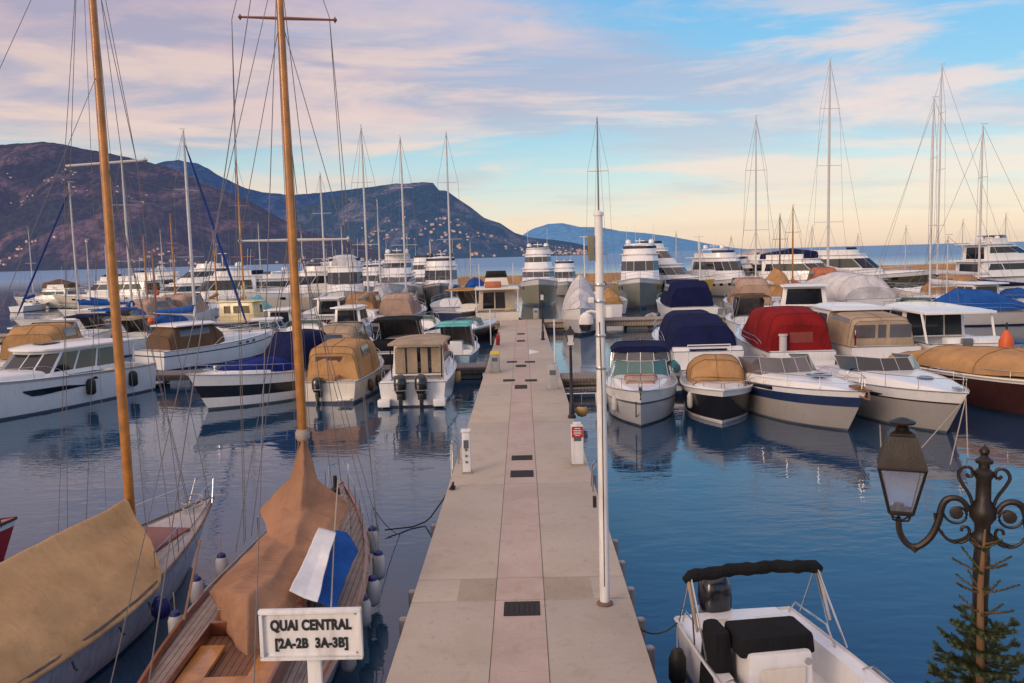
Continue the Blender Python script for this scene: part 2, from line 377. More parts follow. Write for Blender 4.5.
def line(name, pts, r, mat, label, cat, group=None, sag=0.):
    P = [Vector(p) for p in pts]
    if len(P) == 2 and sag: P = [P[0].lerp(P[1], u / 10) - Vector((0, 0, sag * 4 * (u / 10) * (1 - u / 10))) for u in range(11)]
    mb = MB(); mb.tube(P, r, 5); o = mb.build(name, mat); return tag(o, label, cat, group)
def place(P, head, L, end='bow', fwd=0.):
    """root location for a boat whose bow/stern waterline touches P and bow points to head (degrees)"""
    d = Vector((math.cos(R(head)), math.sin(R(head)), 0)); P = Vector((P.x, P.y, 0))
    return P - d * ((L / 2) * (1 if end == 'bow' else -1) - fwd)
# ------------------------------------------------------------------ world and sun
W = bpy.data.worlds.new('World'); SC.world = W; W.use_nodes = True
nt = W.node_tree; N = nt.nodes; Lk = nt.links; N.clear()
SUN_EL, SUN_AZ = 19, 222      # sun low behind the camera, a little to the left (azimuth from +Y clockwise)
out = N.new('ShaderNodeOutputWorld'); bg = N.new('ShaderNodeBackground'); bg2 = N.new('ShaderNodeBackground'); ad = N.new('ShaderNodeAddShader')
sky = N.new('ShaderNodeTexSky'); sky.sky_type = 'NISHITA'; sky.sun_disc = False; sky.sun_elevation = R(SUN_EL); sky.sun_rotation = R(SUN_AZ)
Lk.new(sky.outputs[0], bg.inputs[0]); bg.inputs[1].default_value = .05
tc = N.new('ShaderNodeTexCoord'); sx = N.new('ShaderNodeSeparateXYZ'); Lk.new(tc.outputs['Generated'], sx.inputs[0])
def mth(op, a, b=None, c=None, clamp=False):
    m = N.new('ShaderNodeMath'); m.operation = op; m.use_clamp = clamp
    for i, v in enumerate((a, b, c)):
        if v is None: continue
        if isinstance(v, (int, float)): m.inputs[i].default_value = v
        else: Lk.new(v, m.inputs[i])
    return m.outputs[0]
def ramp(src, pts, interp='LINEAR'):
    r = N.new('ShaderNodeValToRGB'); cr = r.color_ramp; cr.interpolation = interp
    while len(cr.elements) < len(pts): cr.elements.new(.5)
    for e, (p, c) in zip(cr.elements, pts): e.position = p; e.color = (*c, 1) if len(c) == 3 else c
    Lk.new(src, r.inputs[0]); return r.outputs[0]
def mixc(f, a, b):
    m = N.new('ShaderNodeMix'); m.data_type = 'RGBA'; m.clamp_factor = True
    for i, v in ((0, f), (6, a), (7, b)):
        if isinstance(v, tuple): m.inputs[i].default_value = (*v, 1)
        elif isinstance(v, float): m.inputs[i].default_value = v
        else: Lk.new(v, m.inputs[i])
    return m.outputs[2]
X_, Y_, Z_ = sx.outputs[0], sx.outputs[1], sx.outputs[2]
el = mth('MAXIMUM', Z_, 0.0)
# clear sky by elevation, with an unseen warm dome overhead added to light surfaces
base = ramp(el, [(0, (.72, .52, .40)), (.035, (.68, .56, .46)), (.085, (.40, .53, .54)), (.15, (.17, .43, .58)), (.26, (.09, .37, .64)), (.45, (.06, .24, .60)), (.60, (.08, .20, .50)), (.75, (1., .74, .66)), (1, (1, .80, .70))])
# planar coordinates of a cloud layer (gives bands that close up towards the horizon)
den = mth('ADD', el, .10)
cx = mth('DIVIDE', X_, den); cy = mth('DIVIDE', Y_, den)
cb = N.new('ShaderNodeCombineXYZ'); Lk.new(cx, cb.inputs[0]); Lk.new(cy, cb.inputs[1])
mp = N.new('ShaderNodeMapping'); mp.inputs['Rotation'].default_value = (0, 0, R(-38)); mp.inputs['Scale'].default_value = (.62, 1.05, 1); mp.inputs['Location'].default_value = (.7, .35, 0)
Lk.new(cb.outputs[0], mp.inputs[0])
def nz(v, sc, det, rough=.55, dist=0., off=None):
    n = N.new('ShaderNodeTexNoise'); n.inputs['Scale'].default_value = sc; n.inputs['Detail'].default_value = det; n.inputs['Roughness'].default_value = rough; n.inputs['Distortion'].default_value = dist
    if off:
        a = N.new('ShaderNodeVectorMath'); a.inputs[1].default_value = off; Lk.new(v, a.inputs[0]); v = a.outputs[0]
    Lk.new(v, n.inputs['Vector']); return n.outputs['Fac']
n1 = nz(mp.outputs[0], .55, 9, .58, .35); n2 = nz(mp.outputs[0], 1.7, 8, .6, .6, (4, 2, 1))
# cover is thicker to the left, thin to the right, and there is a clear strip over the hills
az = mth('DIVIDE', X_, mth('MAXIMUM', mth('ABSOLUTE', Y_), .05))
leftb = ramp(mth('ADD', mth('MULTIPLY', az, .5), .5), [(.0, (.32, .32, .32)), (.34, (.32, .32, .32)), (.50, (.12, .12, .12)), (.62, (.0, .0, .0)), (1, (.0, .0, .0))])
clr = ramp(el, [(0, (0, 0, 0)), (.085, (.02, .02, .02)), (.125, (.0, .0, .0)), (.17, (1, 1, 1)), (.30, (1, 1, 1)), (.46, (.65, .65, .65)), (.7, (.6, .6, .6))])
rightb = ramp(mth('ADD', mth('MULTIPLY', az, .5), .5), [(.46, (0, 0, 0)), (.66, (.22, .22, .22))]); hi_ = ramp(el, [(.20, (0, 0, 0)), (.36, (1, 1, 1)), (.62, (1, 1, 1)), (.72, (0, 0, 0))])
dens = mth('SUBTRACT', mth('ADD', mth('ADD', mth('MULTIPLY', n1, .75), mth('MULTIPLY', n2, .25)), mth('MULTIPLY', leftb, clr)), mth('MULTIPLY', rightb, hi_))
cov = ramp(dens, [(.46, (0, 0, 0)), (.58, (.75, .75, .75)), (.70, (1, 1, 1))], 'EASE')
lowfade = ramp(el, [(0, (.25, .25, .25)), (.06, (.7, .7, .7)), (.13, (.85, .85, .85)), (.2, (.92, .92, .92))])
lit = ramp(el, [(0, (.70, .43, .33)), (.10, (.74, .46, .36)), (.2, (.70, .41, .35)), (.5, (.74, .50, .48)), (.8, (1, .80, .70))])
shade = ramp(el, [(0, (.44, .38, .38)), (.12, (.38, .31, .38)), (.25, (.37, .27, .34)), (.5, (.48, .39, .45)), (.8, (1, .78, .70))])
tone = ramp(mth('ADD', mth('MULTIPLY', nz(mp.outputs[0], 1.1, 6, .6, .3, (9, 5, 2)), 1.0), 0.0), [(.44, (0, 0, 0)), (.58, (1, 1, 1))])
cloud = mixc(tone, shade, lit)
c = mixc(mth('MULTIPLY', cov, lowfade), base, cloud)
# streaks of peach cloud low on the right
mp2 = N.new('ShaderNodeMapping'); mp2.inputs['Rotation'].default_value = (0, R(-13), 0); mp2.inputs['Scale'].default_value = (1.3, 1.3, 9)
Lk.new(tc.outputs['Generated'], mp2.inputs[0])
n3 = nz(mp2.outputs[0], 2.1, 9, .6, .5, (1.3, .2, .4))
st_ = ramp(n3, [(.45, (0, 0, 0)), (.60, (1, 1, 1))], 'EASE'); stm = ramp(el, [(0, (.3, .3, .3)), (.05, (.6, .6, .6)), (.12, (.85, .85, .85)), (.22, (.8, .8, .8)), (.27, (.4, .4, .4)), (.33, (0, 0, 0))])
c = mixc(mth('MULTIPLY', st_, stm), c, (.74, .50, .39))
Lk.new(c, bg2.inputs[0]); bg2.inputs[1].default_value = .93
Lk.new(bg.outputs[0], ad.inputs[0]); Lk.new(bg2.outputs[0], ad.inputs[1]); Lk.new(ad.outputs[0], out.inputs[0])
sl = bpy.data.lights.new('sun', 'SUN'); sl.energy = 1.6; sl.angle = R(24); sl.color = (1, .76, .56)
so = bpy.data.objects.new('sun', sl); COL.objects.link(so)
sd = Vector((math.sin(R(SUN_AZ)) * math.cos(R(SUN_EL)), math.cos(R(SUN_AZ)) * math.cos(R(SUN_EL)), math.sin(R(SUN_EL))))
so.rotation_euler = sd.to_track_quat('Z', 'Y').to_euler()
SC.view_settings.view_transform = 'Standard'; SC.view_settings.look = 'None'; SC.view_settings.exposure = 0
# ------------------------------------------------------------------ water
def watermat():
    m = bpy.data.materials.new('harbour_water'); m.use_nodes = True; nt = m.node_tree; N = nt.nodes; L = nt.links; b = N['Principled BSDF']
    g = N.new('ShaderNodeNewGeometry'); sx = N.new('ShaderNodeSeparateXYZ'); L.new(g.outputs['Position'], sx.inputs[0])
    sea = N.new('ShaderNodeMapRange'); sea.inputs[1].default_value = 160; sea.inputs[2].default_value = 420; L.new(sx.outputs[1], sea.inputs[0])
    c = N.new('ShaderNodeMix'); c.data_type = 'RGBA'; c.inputs[6].default_value = (.010, .042, .095, 1); c.inputs[7].default_value = (.12, .24, .42, 1); L.new(sea.outputs[0], c.inputs[0]); L.new(c.outputs[2], b.inputs['Base Color'])  # open sea: blue of the reflected sky put into the base colour
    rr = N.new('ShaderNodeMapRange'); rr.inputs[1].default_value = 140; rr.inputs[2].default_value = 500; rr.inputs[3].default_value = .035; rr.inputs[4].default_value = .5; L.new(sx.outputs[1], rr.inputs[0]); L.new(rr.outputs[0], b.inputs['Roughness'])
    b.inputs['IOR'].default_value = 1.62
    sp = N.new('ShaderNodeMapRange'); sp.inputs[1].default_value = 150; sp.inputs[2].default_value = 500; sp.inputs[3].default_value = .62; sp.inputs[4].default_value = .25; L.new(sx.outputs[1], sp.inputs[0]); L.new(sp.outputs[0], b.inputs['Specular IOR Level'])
    mp = N.new('ShaderNodeMapping'); mp.inputs['Scale'].default_value = (.75, 1.5, 1); mp.inputs['Rotation'].default_value = (0, 0, R(9)); L.new(g.outputs['Position'], mp.inputs[0])
    def nz(sc, det, ro, di): 
        n = N.new('ShaderNodeTexNoise'); n.inputs['Scale'].default_value = sc; n.inputs['Detail'].default_value = det; n.inputs['Roughness'].default_value = ro; n.inputs['Distortion'].default_value = di; L.new(mp.outputs[0], n.inputs['Vector']); return n.outputs['Fac']
    a = nz(3.2, 3, .5, .3); d = nz(.8, 2, .5, .6); e = nz(.10, 2, .5, .4)
    # calm and ruffled patches
    cr = N.new('ShaderNodeMapRange'); cr.inputs[1].default_value = .4; cr.inputs[2].default_value = .62; cr.inputs[3].default_value = .12; cr.inputs[4].default_value = 1.; L.new(e, cr.inputs[0])
    m1 = N.new('ShaderNodeMath'); m1.operation = 'MULTIPLY'; L.new(a, m1.inputs[0]); L.new(cr.outputs[0], m1.inputs[1])
    m1b = N.new('ShaderNodeMath'); m1b.operation = 'MULTIPLY'; m1b.inputs[1].default_value = .015; L.new(m1.outputs[0], m1b.inputs[0])
    m2 = N.new('ShaderNodeMath'); m2.operation = 'MULTIPLY_ADD'; m2.inputs[1].default_value = .022; L.new(d, m2.inputs[0]); L.new(m1b.outputs[0], m2.inputs[2])
    bp = N.new('ShaderNodeBump'); bp.inputs['Strength'].default_value = .55; bp.inputs['Distance'].default_value = 1.; L.new(m2.outputs[0], bp.inputs['Height']); L.new(bp.outputs[0], b.inputs['Normal'])
    return m
mb = MB()
xs = [-30000, -3000, -300, -60, 0, 60, 300, 3000, 30000]; ys = [-200, 0, 60, 200, 1000, 6000, 45000]
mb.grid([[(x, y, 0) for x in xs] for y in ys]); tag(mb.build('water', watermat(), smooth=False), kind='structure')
# ------------------------------------------------------------------ hills
def hillmat(name, dark, rock, haze, hz, sc):  # distance haze is put into the colours: bluish base plus faint emission
    m = bpy.data.materials.new(name); m.use_nodes = True; nt = m.node_tree; N = nt.nodes; L = nt.links; b = N['Principled BSDF']
    g = N.new('ShaderNodeNewGeometry'); mp = N.new('ShaderNodeMapping'); mp.inputs['Scale'].default_value = (sc, sc * .6, sc * .9); L.new(g.outputs['Position'], mp.inputs[0])
    n = N.new('ShaderNodeTexNoise'); n.inputs['Scale'].default_value = 1; n.inputs['Detail'].default_value = 10; n.inputs['Roughness'].default_value = .68; n.inputs['Distortion'].default_value = .8; L.new(mp.outputs[0], n.inputs['Vector'])
    r = N.new('ShaderNodeValToRGB'); r.color_ramp.elements[0].position = .50; r.color_ramp.elements[0].color = (*dark, 1); r.color_ramp.elements[1].position = .64; r.color_ramp.elements[1].color = (*rock, 1); L.new(n.outputs['Fac'], r.inputs[0])
    n2 = N.new('ShaderNodeTexNoise'); n2.inputs['Scale'].default_value = 14; n2.inputs['Detail'].default_value = 4; L.new(mp.outputs[0], n2.inputs['Vector'])
    r2 = N.new('ShaderNodeValToRGB'); r2.color_ramp.elements[0].position = .45; r2.color_ramp.elements[0].color = (.55, .55, .6, 1); r2.color_ramp.elements[1].position = .56; r2.color_ramp.elements[1].color = (1.25, 1.2, 1.15, 1); L.new(n2.outputs['Fac'], r2.inputs[0])
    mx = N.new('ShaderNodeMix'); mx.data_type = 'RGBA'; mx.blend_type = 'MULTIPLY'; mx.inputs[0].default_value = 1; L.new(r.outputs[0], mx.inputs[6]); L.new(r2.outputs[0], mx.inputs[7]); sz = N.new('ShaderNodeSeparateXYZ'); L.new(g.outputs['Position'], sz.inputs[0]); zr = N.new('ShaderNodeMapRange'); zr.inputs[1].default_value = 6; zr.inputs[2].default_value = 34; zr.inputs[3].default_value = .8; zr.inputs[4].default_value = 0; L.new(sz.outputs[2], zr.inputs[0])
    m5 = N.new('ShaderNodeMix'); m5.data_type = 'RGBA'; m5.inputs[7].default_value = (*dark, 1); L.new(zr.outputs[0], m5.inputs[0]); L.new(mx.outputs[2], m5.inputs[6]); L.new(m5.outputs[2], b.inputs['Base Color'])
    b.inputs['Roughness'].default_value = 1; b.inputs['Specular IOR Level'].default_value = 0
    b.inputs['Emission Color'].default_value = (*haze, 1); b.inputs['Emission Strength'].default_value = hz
    bp = N.new('ShaderNodeBump'); bp.inputs['Strength'].default_value = 1.; bp.inputs['Distance'].default_value = .16 / sc; L.new(n.outputs['Fac'], bp.inputs['Height']); L.new(bp.outputs[0], b.inputs['Normal'])
    return m
def terrain(name, prof, Y0, Y1, mat, rough, nv=34, step=3, shape=1.25, seed=0., shore=0):
    """land rising from the shore (Y0) to a crest (Y1); the crest follows the skyline of the real ridge"""
    x0, x1 = prof[0][0], prof[-1][0]; n = int((x1 - x0) / step); rows = []
    for j in range(nv + 7):
        v = j / nv; row = []
        for i in range(n + 1):
            px = lerp(x0, x1, i / n); crest = atd(px, plin(prof, px), Y1); Y = lerp(Y0, Y1, v)
            X = crest.x * Y / Y1 if v <= 1 else crest.x * Y / Y1
            top = max(crest.z, 1)
            h = top * (v ** shape) if v <= 1 else top * (1 - (v - 1) * 2.2)
            w = 4 * v * (1 - v) if v <= 1 else .3
            nn = noise.fractal(Vector((X, Y, seed * 1000)) * (2.2 / (Y1 - Y0)), 1.0, 2.1, 7) + .6 * (.35 - abs(noise.noise(Vector((X * 5.2, Y * 1.2, 0)) / (Y1 - Y0)))) * 1.3
            h += nn * rough * w * top + noise.fractal(Vector((X, Y, 9)) * .02, 1, 2, 4) * top * .008
            if j == 0: h = -3
            row.append(Vector((X, Y, h)))
        rows.append(row)
    mb = MB(); mb.grid(rows); tag(mb.build(name, mat, ang=180), kind='structure'); return rows
far = terrain('hills', [(500, 262), (515, 240), (532, 229), (548, 224), (562, 223), (580, 227), (600, 227), (620, 231), (645, 233), (668, 236), (690, 240), (710, 244), (735, 248), (770, 251)], 14000, 19000, hillmat('far_hills_haze_blue', (.03, .08, .17), (.05, .11, .20), (.14, .27, .46), .66, .0006), .12, nv=14, seed=4)
back = terrain('mountain', [(60, 250), (110, 200), (140, 170), (160, 162), (178, 160), (200, 164), (222, 177), (245, 188), (262, 192), (290, 195), (318, 193), (345, 190), (370, 187), (400, 200), (440, 240)], 5200, 7000, hillmat('back_mountain_haze_blue', (.012, .035, .08), (.06, .07, .11), (.045, .08, .19), .7, .0016), .22, nv=24, seed=2)
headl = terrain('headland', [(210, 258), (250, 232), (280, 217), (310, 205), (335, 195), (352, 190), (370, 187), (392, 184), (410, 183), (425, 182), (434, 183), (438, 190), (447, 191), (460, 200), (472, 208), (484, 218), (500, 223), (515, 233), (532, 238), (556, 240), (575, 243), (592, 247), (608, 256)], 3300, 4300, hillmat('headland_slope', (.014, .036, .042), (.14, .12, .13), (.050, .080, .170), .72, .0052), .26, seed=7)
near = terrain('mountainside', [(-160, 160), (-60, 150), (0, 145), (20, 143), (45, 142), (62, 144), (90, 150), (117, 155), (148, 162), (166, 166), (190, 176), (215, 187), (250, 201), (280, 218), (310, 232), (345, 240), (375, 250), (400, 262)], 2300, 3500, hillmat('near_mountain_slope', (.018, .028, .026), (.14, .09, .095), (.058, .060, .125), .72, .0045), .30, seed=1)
# villas on the slopes
def villa_proto():
    r = thing('villa', 'tiny pale villa on the hillside across the bay', 'house', (0, 0, -500), 0, 'villas scattered over the hills across the bay')
    m = MB(); m.box((0, 0, 4), (14, 11, 16)); m.build('wall', pm('villa_plaster_glow', (.60, .44, .36), rough=.9, emis=(.03, .03, .05)), r)  # walls given a faint bluish glow, no lamp there
    m = MB(); m.quad((-8, -6.5, 12), (8, -6.5, 12), (5, 0, 15.5), (-5, 0, 15.5)); m.quad((-8, 6.5, 12), (8, 6.5, 12), (5, 0, 15.5), (-5, 0, 15.5)); m.quad((-8, -6.5, 12), (-8, 6.5, 12), (-5, 0, 15.5)); m.quad((8, -6.5, 12), (8, 6.5, 12), (5, 0, 15.5)); m.build('roof', pm('villa_tiles', (.28, .12, .08), rough=.9), r)
    return r
vp = villa_proto(); first = True
def villas(rows, k, v0, v1, i0, i1, s0, s1, clump=.0):
    global first
    c = 0; nr = len(rows[0]); guard = 0
    while c < k and guard < 6000:
        guard += 1
        j = int(lerp(v0, v1, random.random() ** 1.5)); i = random.randint(int(i0 * (nr - 1)), int(i1 * (nr - 1)) - 1)
        p = rows[j][i].lerp(rows[j + 1][i + 1], random.random())
        if p.z < 2 or noise.noise(Vector((p.x, p.y, p.z * 2)) * .006) < clump: continue
        o = vp if first else copy_tree(vp); first = False
        o.location = p; o.rotation_euler = (0, 0, random.uniform(-.6, .6)); s = random.uniform(s0, s1); o.scale = (s * random.uniform(.8, 1.8), s, s * random.uniform(.55, 1.1)); c += 1
villas(headl, 178, 1, 15, .34, .98, .28, .78, -.16)
villas(near, 74, 1, 5, .25, .97, .22, .6, -.08)
villas(near, 44, 15, 22, .24, .62, .2, .45, -.05)
# ------------------------------------------------------------------ breakwater and quays
WALLM = pm('ochre_stone_wall', (.42, .24, .12), rough=.9, var=.3, scale=.6, bump=.5, bscale=3, dirt=.3); ROCK = pm('breakwater_rock', (.25, .2, .16), rough=.95, var=.4, scale=1)
bw = thing('breakwater', 'long low ochre stone breakwater behind the moored yachts', 'breakwater', (45, 154, 0))
mb = MB(); xs = [lerp(-103, 135, i / 60) for i in range(61)]
mb.grid([[(x, y, z + (noise.noise(Vector((x * .3, y, z))) * .12 if z > 0 else 0)) for x in xs] for y, z in ((-2, -1), (-2, 2.35), (-1.6, 2.4), (1, 2.4), (1, 1.4), (9, 1.2), (10, -1))]); mb.build('wall', WALLM, bw)
mb = MB(); mb.box((16, -7, .45), (240, 9, .9)); mb.build('quay', pm('breakwater_quay', (.34, .27, .22), rough=.9, bump=.3), bw)
def pontoon(label, x0, x1, y0, y1, z=.55, t=.3, mat=PONT, fingers=(), piles=()):
    r = thing('pontoon', label, 'pontoon', ((x0 + x1) / 2, (y0 + y1) / 2, 0)); cx, cy = r.location.x, r.location.y
    m = MB(); m.box((0, 0, z - t / 2), (x1 - x0, y1 - y0, t)); m.build('deck', mat, r, bevel=.02)
    k = x0 + .8
    while k < x1 - .5: m = MB(); m.box((k - cx, 0, z - t - .14), (1.6, (y1 - y0) * .8, .3)); k += 3.2; m.build('float', pm('float_concrete', (.18, .17, .16), rough=.9), r)
    m = MB(); m.box((0, -(y1 - y0) / 2 - .03, z - .1), (x1 - x0, .06, .12)); m.build('fender_strip', WOODP, r)
    return r
pontoon('planked pontoon left of the pier behind the first row of boats', -26, -1.75, 41.2, 43.0, .62)
pontoon('planked pontoon right of the pier, behind the cruisers moored bow out', 1.75, 30, 36.6, 38.4, .62)
pontoon('long pale wooden quay crossing the harbour left of the pier end', -60, -1.8, 66, 68.6, .8, .5, PONTL)
pontoon('long pale wooden quay crossing the harbour right of the pier end', 1.8, 60, 66, 68.6, .8, .5, PONTL)
# ------------------------------------------------------------------ pier
CONC = pm('pier_concrete', (.44, .37, .305), rough=.85, var=.07, scale=.55, bump=.25, bscale=70, dirt=.06)
CONC2 = pm('pier_inlay_pink', (.46, .355, .305), rough=.85, var=.10, scale=.8, bump=.3, bscale=90, dirt=.06)
CONC3 = pm('pier_patch_brown', (.35, .28, .215), rough=.85, var=.1, scale=1.2, bump=.25, bscale=70)
JOINT = pm('joint', (.13, .105, .09), rough=.9); GRATE = pm('grate_dark', (.03, .022, .02), rough=.8, metal=.3)
def stain(m):   # patches, drips and speckle on top of a concrete material
    nt = m.node_tree; N = nt.nodes; L = nt.links; b = N['Principled BSDF']; src = b.inputs['Base Color'].links[0].from_socket
    g = N.new('ShaderNodeNewGeometry')
    for sc, lo, hi, dark in ((.9, .50, .70, .92), (3.4, .60, .66, .93), (14, .64, .68, .86), (80, .50, .7, .86)):
        n = N.new('ShaderNodeTexNoise'); n.inputs['Scale'].default_value = sc; n.inputs['Detail'].default_value = 7; n.inputs['Distortion'].default_value = .5; L.new(g.outputs['Position'], n.inputs['Vector'])
        r = N.new('ShaderNodeValToRGB'); r.color_ramp.elements[0].position = lo; r.color_ramp.elements[0].color = (1, 1, 1, 1); r.color_ramp.elements[1].position = hi; r.color_ramp.elements[1].color = (dark, dark * .98, dark * .95, 1); L.new(n.outputs['Fac'], r.inputs[0])
        mx = N.new('ShaderNodeMix'); mx.data_type = 'RGBA'; mx.blend_type = 'MULTIPLY'; mx.inputs[0].default_value = 1; L.new(src, mx.inputs[6]); L.new(r.outputs[0], mx.inputs[7]); src = mx.outputs[2]
    L.new(src, b.inputs['Base Color'])
stain(CONC); stain(CONC2); stain(CONC3)
ZP = .75; HW = 1.68
pier = thing('pier', 'long straight concrete pier running out into the harbour', 'pier', (0, 38, 0))
ycuts = [7.05, 12.55, 13.45, 19.2, 26.6, 34.6, 43, 52, 61, 69.4]
def pbox(m, x0, x1, y0, y1, z0, z1): m.box(((x0 + x1) / 2, (y0 + y1) / 2 - 38, (z0 + z1) / 2), (x1 - x0, y1 - y0, z1 - z0))
m = MB(); edge = []
for a, b in zip(ycuts, ycuts[1:]): pbox(m, -HW, HW, a + .012, b - .012, ZP - .34, ZP)
m.build('deck_slab', CONC, pier, bevel=.012)
m = MB(); pbox(m, -HW + .05, HW - .05, 7.05, 69.4, ZP - .5, ZP - .02); m.build('joint_filler', JOINT, pier)
m = MB()
for a, b in zip(ycuts, ycuts[1:]): pbox(m, -.38, .36, a + .02, b - .02, ZP - .1, ZP + .004)
m.build('inlay_strip', CONC2, pier)
m = MB()
for s in (-.388, .368): pbox(m, s - .006, s + .006, 7.05, 69.4, ZP - .1, ZP + .002)
m.build('inlay_joint', JOINT, pier)
m = MB(); pbox(m, -.98, -.40, 12.57, 13.43, ZP - .1, ZP + .003); m.build('brown_patch', CONC3, pier); m = MB(); pbox(m, .38, 1.12, 12.57, 13.43, ZP - .1, ZP + .003); m.build('brown_patch', CONC3, pier)
def grate(px, py, w, l):
    p = at(px, py, ZP); m = MB()
    for k in range(7): m.box((p.x - w / 2 + (k + .5) * w / 7, p.y - 38, ZP + .009), (w / 7 - .012, l, .010))
    m.box((p.x, p.y - 38, ZP + .005), (w, l, .008)); m.build('grate', GRATE, pier)
for a in ((522, 609, .54, .50), (522, 474, .56, .62), (522, 458, .54, .5), (521, 387, .5, 1.0), (509, 380.5, .5, .6), (531, 380.5, .5, .6), (512, 362, .5, .6), (530, 362, .5, .6), (521, 366, .5, .8), (521, 341, .5, 1.), (521, 334, .5, 1.)): grate(*a)
PILE = pm('grey_plastic_pile', (.30, .28, .29), rough=.6, dirt=.4)
for (px, py) in ((410, 612), (417, 585), (440, 520), (636, 582), (629, 556), (646, 612), (656, 640), (607, 470), (617, 505), (624, 535)):
    s = -1 if px < 522 else 1; p = at(px, py, ZP - .05); m = MB(); m.lathe([(.07, -1.2), (.07, ZP - .16), (.055, ZP - .14)], (s * (HW + .09), p.y - 38, 0), 12); m.build('pile', PILE, pier)
for y in range(20, 69, 6):
    for s in (-1, 1): m = MB(); m.lathe([(.16, -1.2), (.16, ZP - .2)], (s * (HW - .35), y - 38, 0), 12); m.build('support_column', PILE, pier)
# main quay under the viewer (mostly below the frame)
mb = MB(); mb.box((0, -12, .35), (120, 38.1, 2.3)); tag(mb.build('quay_promenade', CONC, bevel=.02), kind='structure')
# white triangle mark on the deck
p = at(534, 352, ZP); m = MB(); q = [at(529, 349.5, ZP), at(529, 354.5, ZP), at(540, 352, ZP)]
m.quad(*[v - Vector((0, 38, -.006)) for v in q]); m.build('painted_arrow', PWHITE, pier)
# ------------------------------------------------------------------ furniture on the pier
def pole_cctv():
    b = at(605, 604, ZP); r = thing('camera_pole', 'tall white pole on the pier carrying a dome camera', 'pole', b); H_ = atd(597, 216, b.y).z - ZP
    m = MB(); m.lathe([(.075, 0), (.072, H_ * .5), (.058, H_)], n=20); m.build('shaft', PWHITE, r)
    m = MB(); m.lathe([(.12, 0), (.12, .03), (.085, .05)], n=20); m.build('base_plate', pm('rusty_base', (.16, .10, .07), rough=.8), r)
    m = MB(); m.lathe([(.06, H_), (.075, H_ + .005), (.07, H_ + .05), (.02, H_ + .08)], n=16); m.build('pole_cap', PWHITE, r)
    c = atd(586, 322, b.y) - b; m = MB(); m.tube([(0, 0, c.z + .12), (c.x * .6, 0, c.z + .16), (c.x, 0, c.z + .14)], .02, 8); m.build('bracket', PWHITE, r)
    m = MB(); m.lathe([(.03, .14), (.09, .09), (.105, .02), (.105, -.03)], (c.x, 0, c.z), 16); d = m.build('camera_housing', PWHITE, r)
    m = MB(); m.lathe([(.10, -.03), (.098, -.07), (.07, -.13), (.0, -.155)], (c.x, 0, c.z), 16); m.build('dome', GLASS, d)
    for px, py, w, h in ((591, 248, .09, .36), (609, 312, .09, .16), (591, 300, .08, .08)):
        e = atd(px, py, b.y) - b; m = MB(); m.box((e.x, .0, e.z), (w, .09, h)); m.build('junction_box', pm('olive_box', (.20, .18, .12), rough=.7) if h > .3 else PWHITE, r, bevel=.01)
    m = MB()
    for z in (c.z + .3, c.z - .2, H_ * .62, H_ * .83): m.lathe([(.079, z - .02), (.082, z), (.079, z + .02)], n=16)
    m.build('clamp', STEEL, r)
    m = MB(); m.tube([(-.02, -.075, c.z), (.0, -.08, c.z - 1), (-.01, -.078, .3)], .006, 4); m.build('cable', RUB, r)
    m = MB(); m.box((-.12, .1, 1.35 + .2), (.05, .08, .16)); m.build('switch_box', RUB, r)
pole_cctv()
def pier_lamp(px, py, top, label, Y=None):
    b = at(px, py, ZP) if Y is None else Vector((atd(px, py, Y).x, Y, ZP)); Hh = atd(px, top, b.y).z - ZP; r = thing('street_lamp', label, 'street lamp', b, 0, 'black lamp posts along the pier'); k = Hh / 3.0
    m = MB(); m.lathe([(.13, 0), (.13, .08), (.09, .12), (.085, .5), (.06, .56), (.05, 1.2), (.042, 2.2 * k), (.05, 2.25 * k), (.03, Hh - .62)], n=10); m.build('post', IRONB, r)
    z = Hh - .62; m = MB()
    for a in range(4):
        t = PI / 4 + a * PI / 2; m.tube([(.09 * math.cos(t), .09 * math.sin(t), z), (.19 * math.cos(t), .19 * math.sin(t), z + .36)], .012, 4)
    m.box((0, 0, z), (.15, .15, .03)); m.build('lantern_frame', IRONB, r)
    m = MB(); m.box((0, 0, z + .18), (.19, .19, .33)); gq = m.build('lantern_glass', pm('lamp_glass', (.62, .60, .58), rough=.2), r)
    m = MB(); m.lathe([(.23, z + .36), (.20, z + .40), (.13, z + .50), (.05, z + .55), (.05, z + .60), (.0, z + .64)], n=4); m.xf(Matrix.Rotation(PI / 4, 4, 'Z')); m.build('lantern_roof', IRONB, r)
pier_lamp(572, 418, 326, 'tall black lamp post with lantern on the pier edge beside the white pole')
pier_lamp(543, 340, 290, 'smaller black lamp post standing farther out near the end of the pier')
PEDG = pm('grey_pedestal', (.36, .35, .35), rough=.55, dirt=.2)
def pedestal(px, py, w, d, h, label, mat=PEDG, top=None, kind='slab', grp='service pedestals along the pier'):
    b = at(px, py, ZP); r = thing('service_pedestal', label, 'pedestal', b, 0, grp)
    m = MB(); m.box((0, d / 2, h / 2 + .02), (w, d, h - .04)); m.build('housing', mat, r, bevel=.025)
    m = MB(); m.box((0, d / 2, .02), (w * 1.15, d * 1.15, .04)); m.build('base', CONC3, r)
    if top: m = MB(); m.box((0, d / 2, h + .045), (w * 1.08, d * 1.08, .11), taper=.82); m.build('lid', top, r, bevel=.02)
    m = MB(); m.box((0, -.006, h * .72), (w * .6, .012, h * .2)); m.build('socket_panel', GREYH, r)
    return r
r = pedestal(467, 474, .20, .22, 1.02, 'slim white service pedestal on the left edge of the pier', PWHITE)
m = MB(); m.box((0, .11, 1.05), (.24, .26, .05)); m.build('lid', PWHITE, r, bevel=.01)
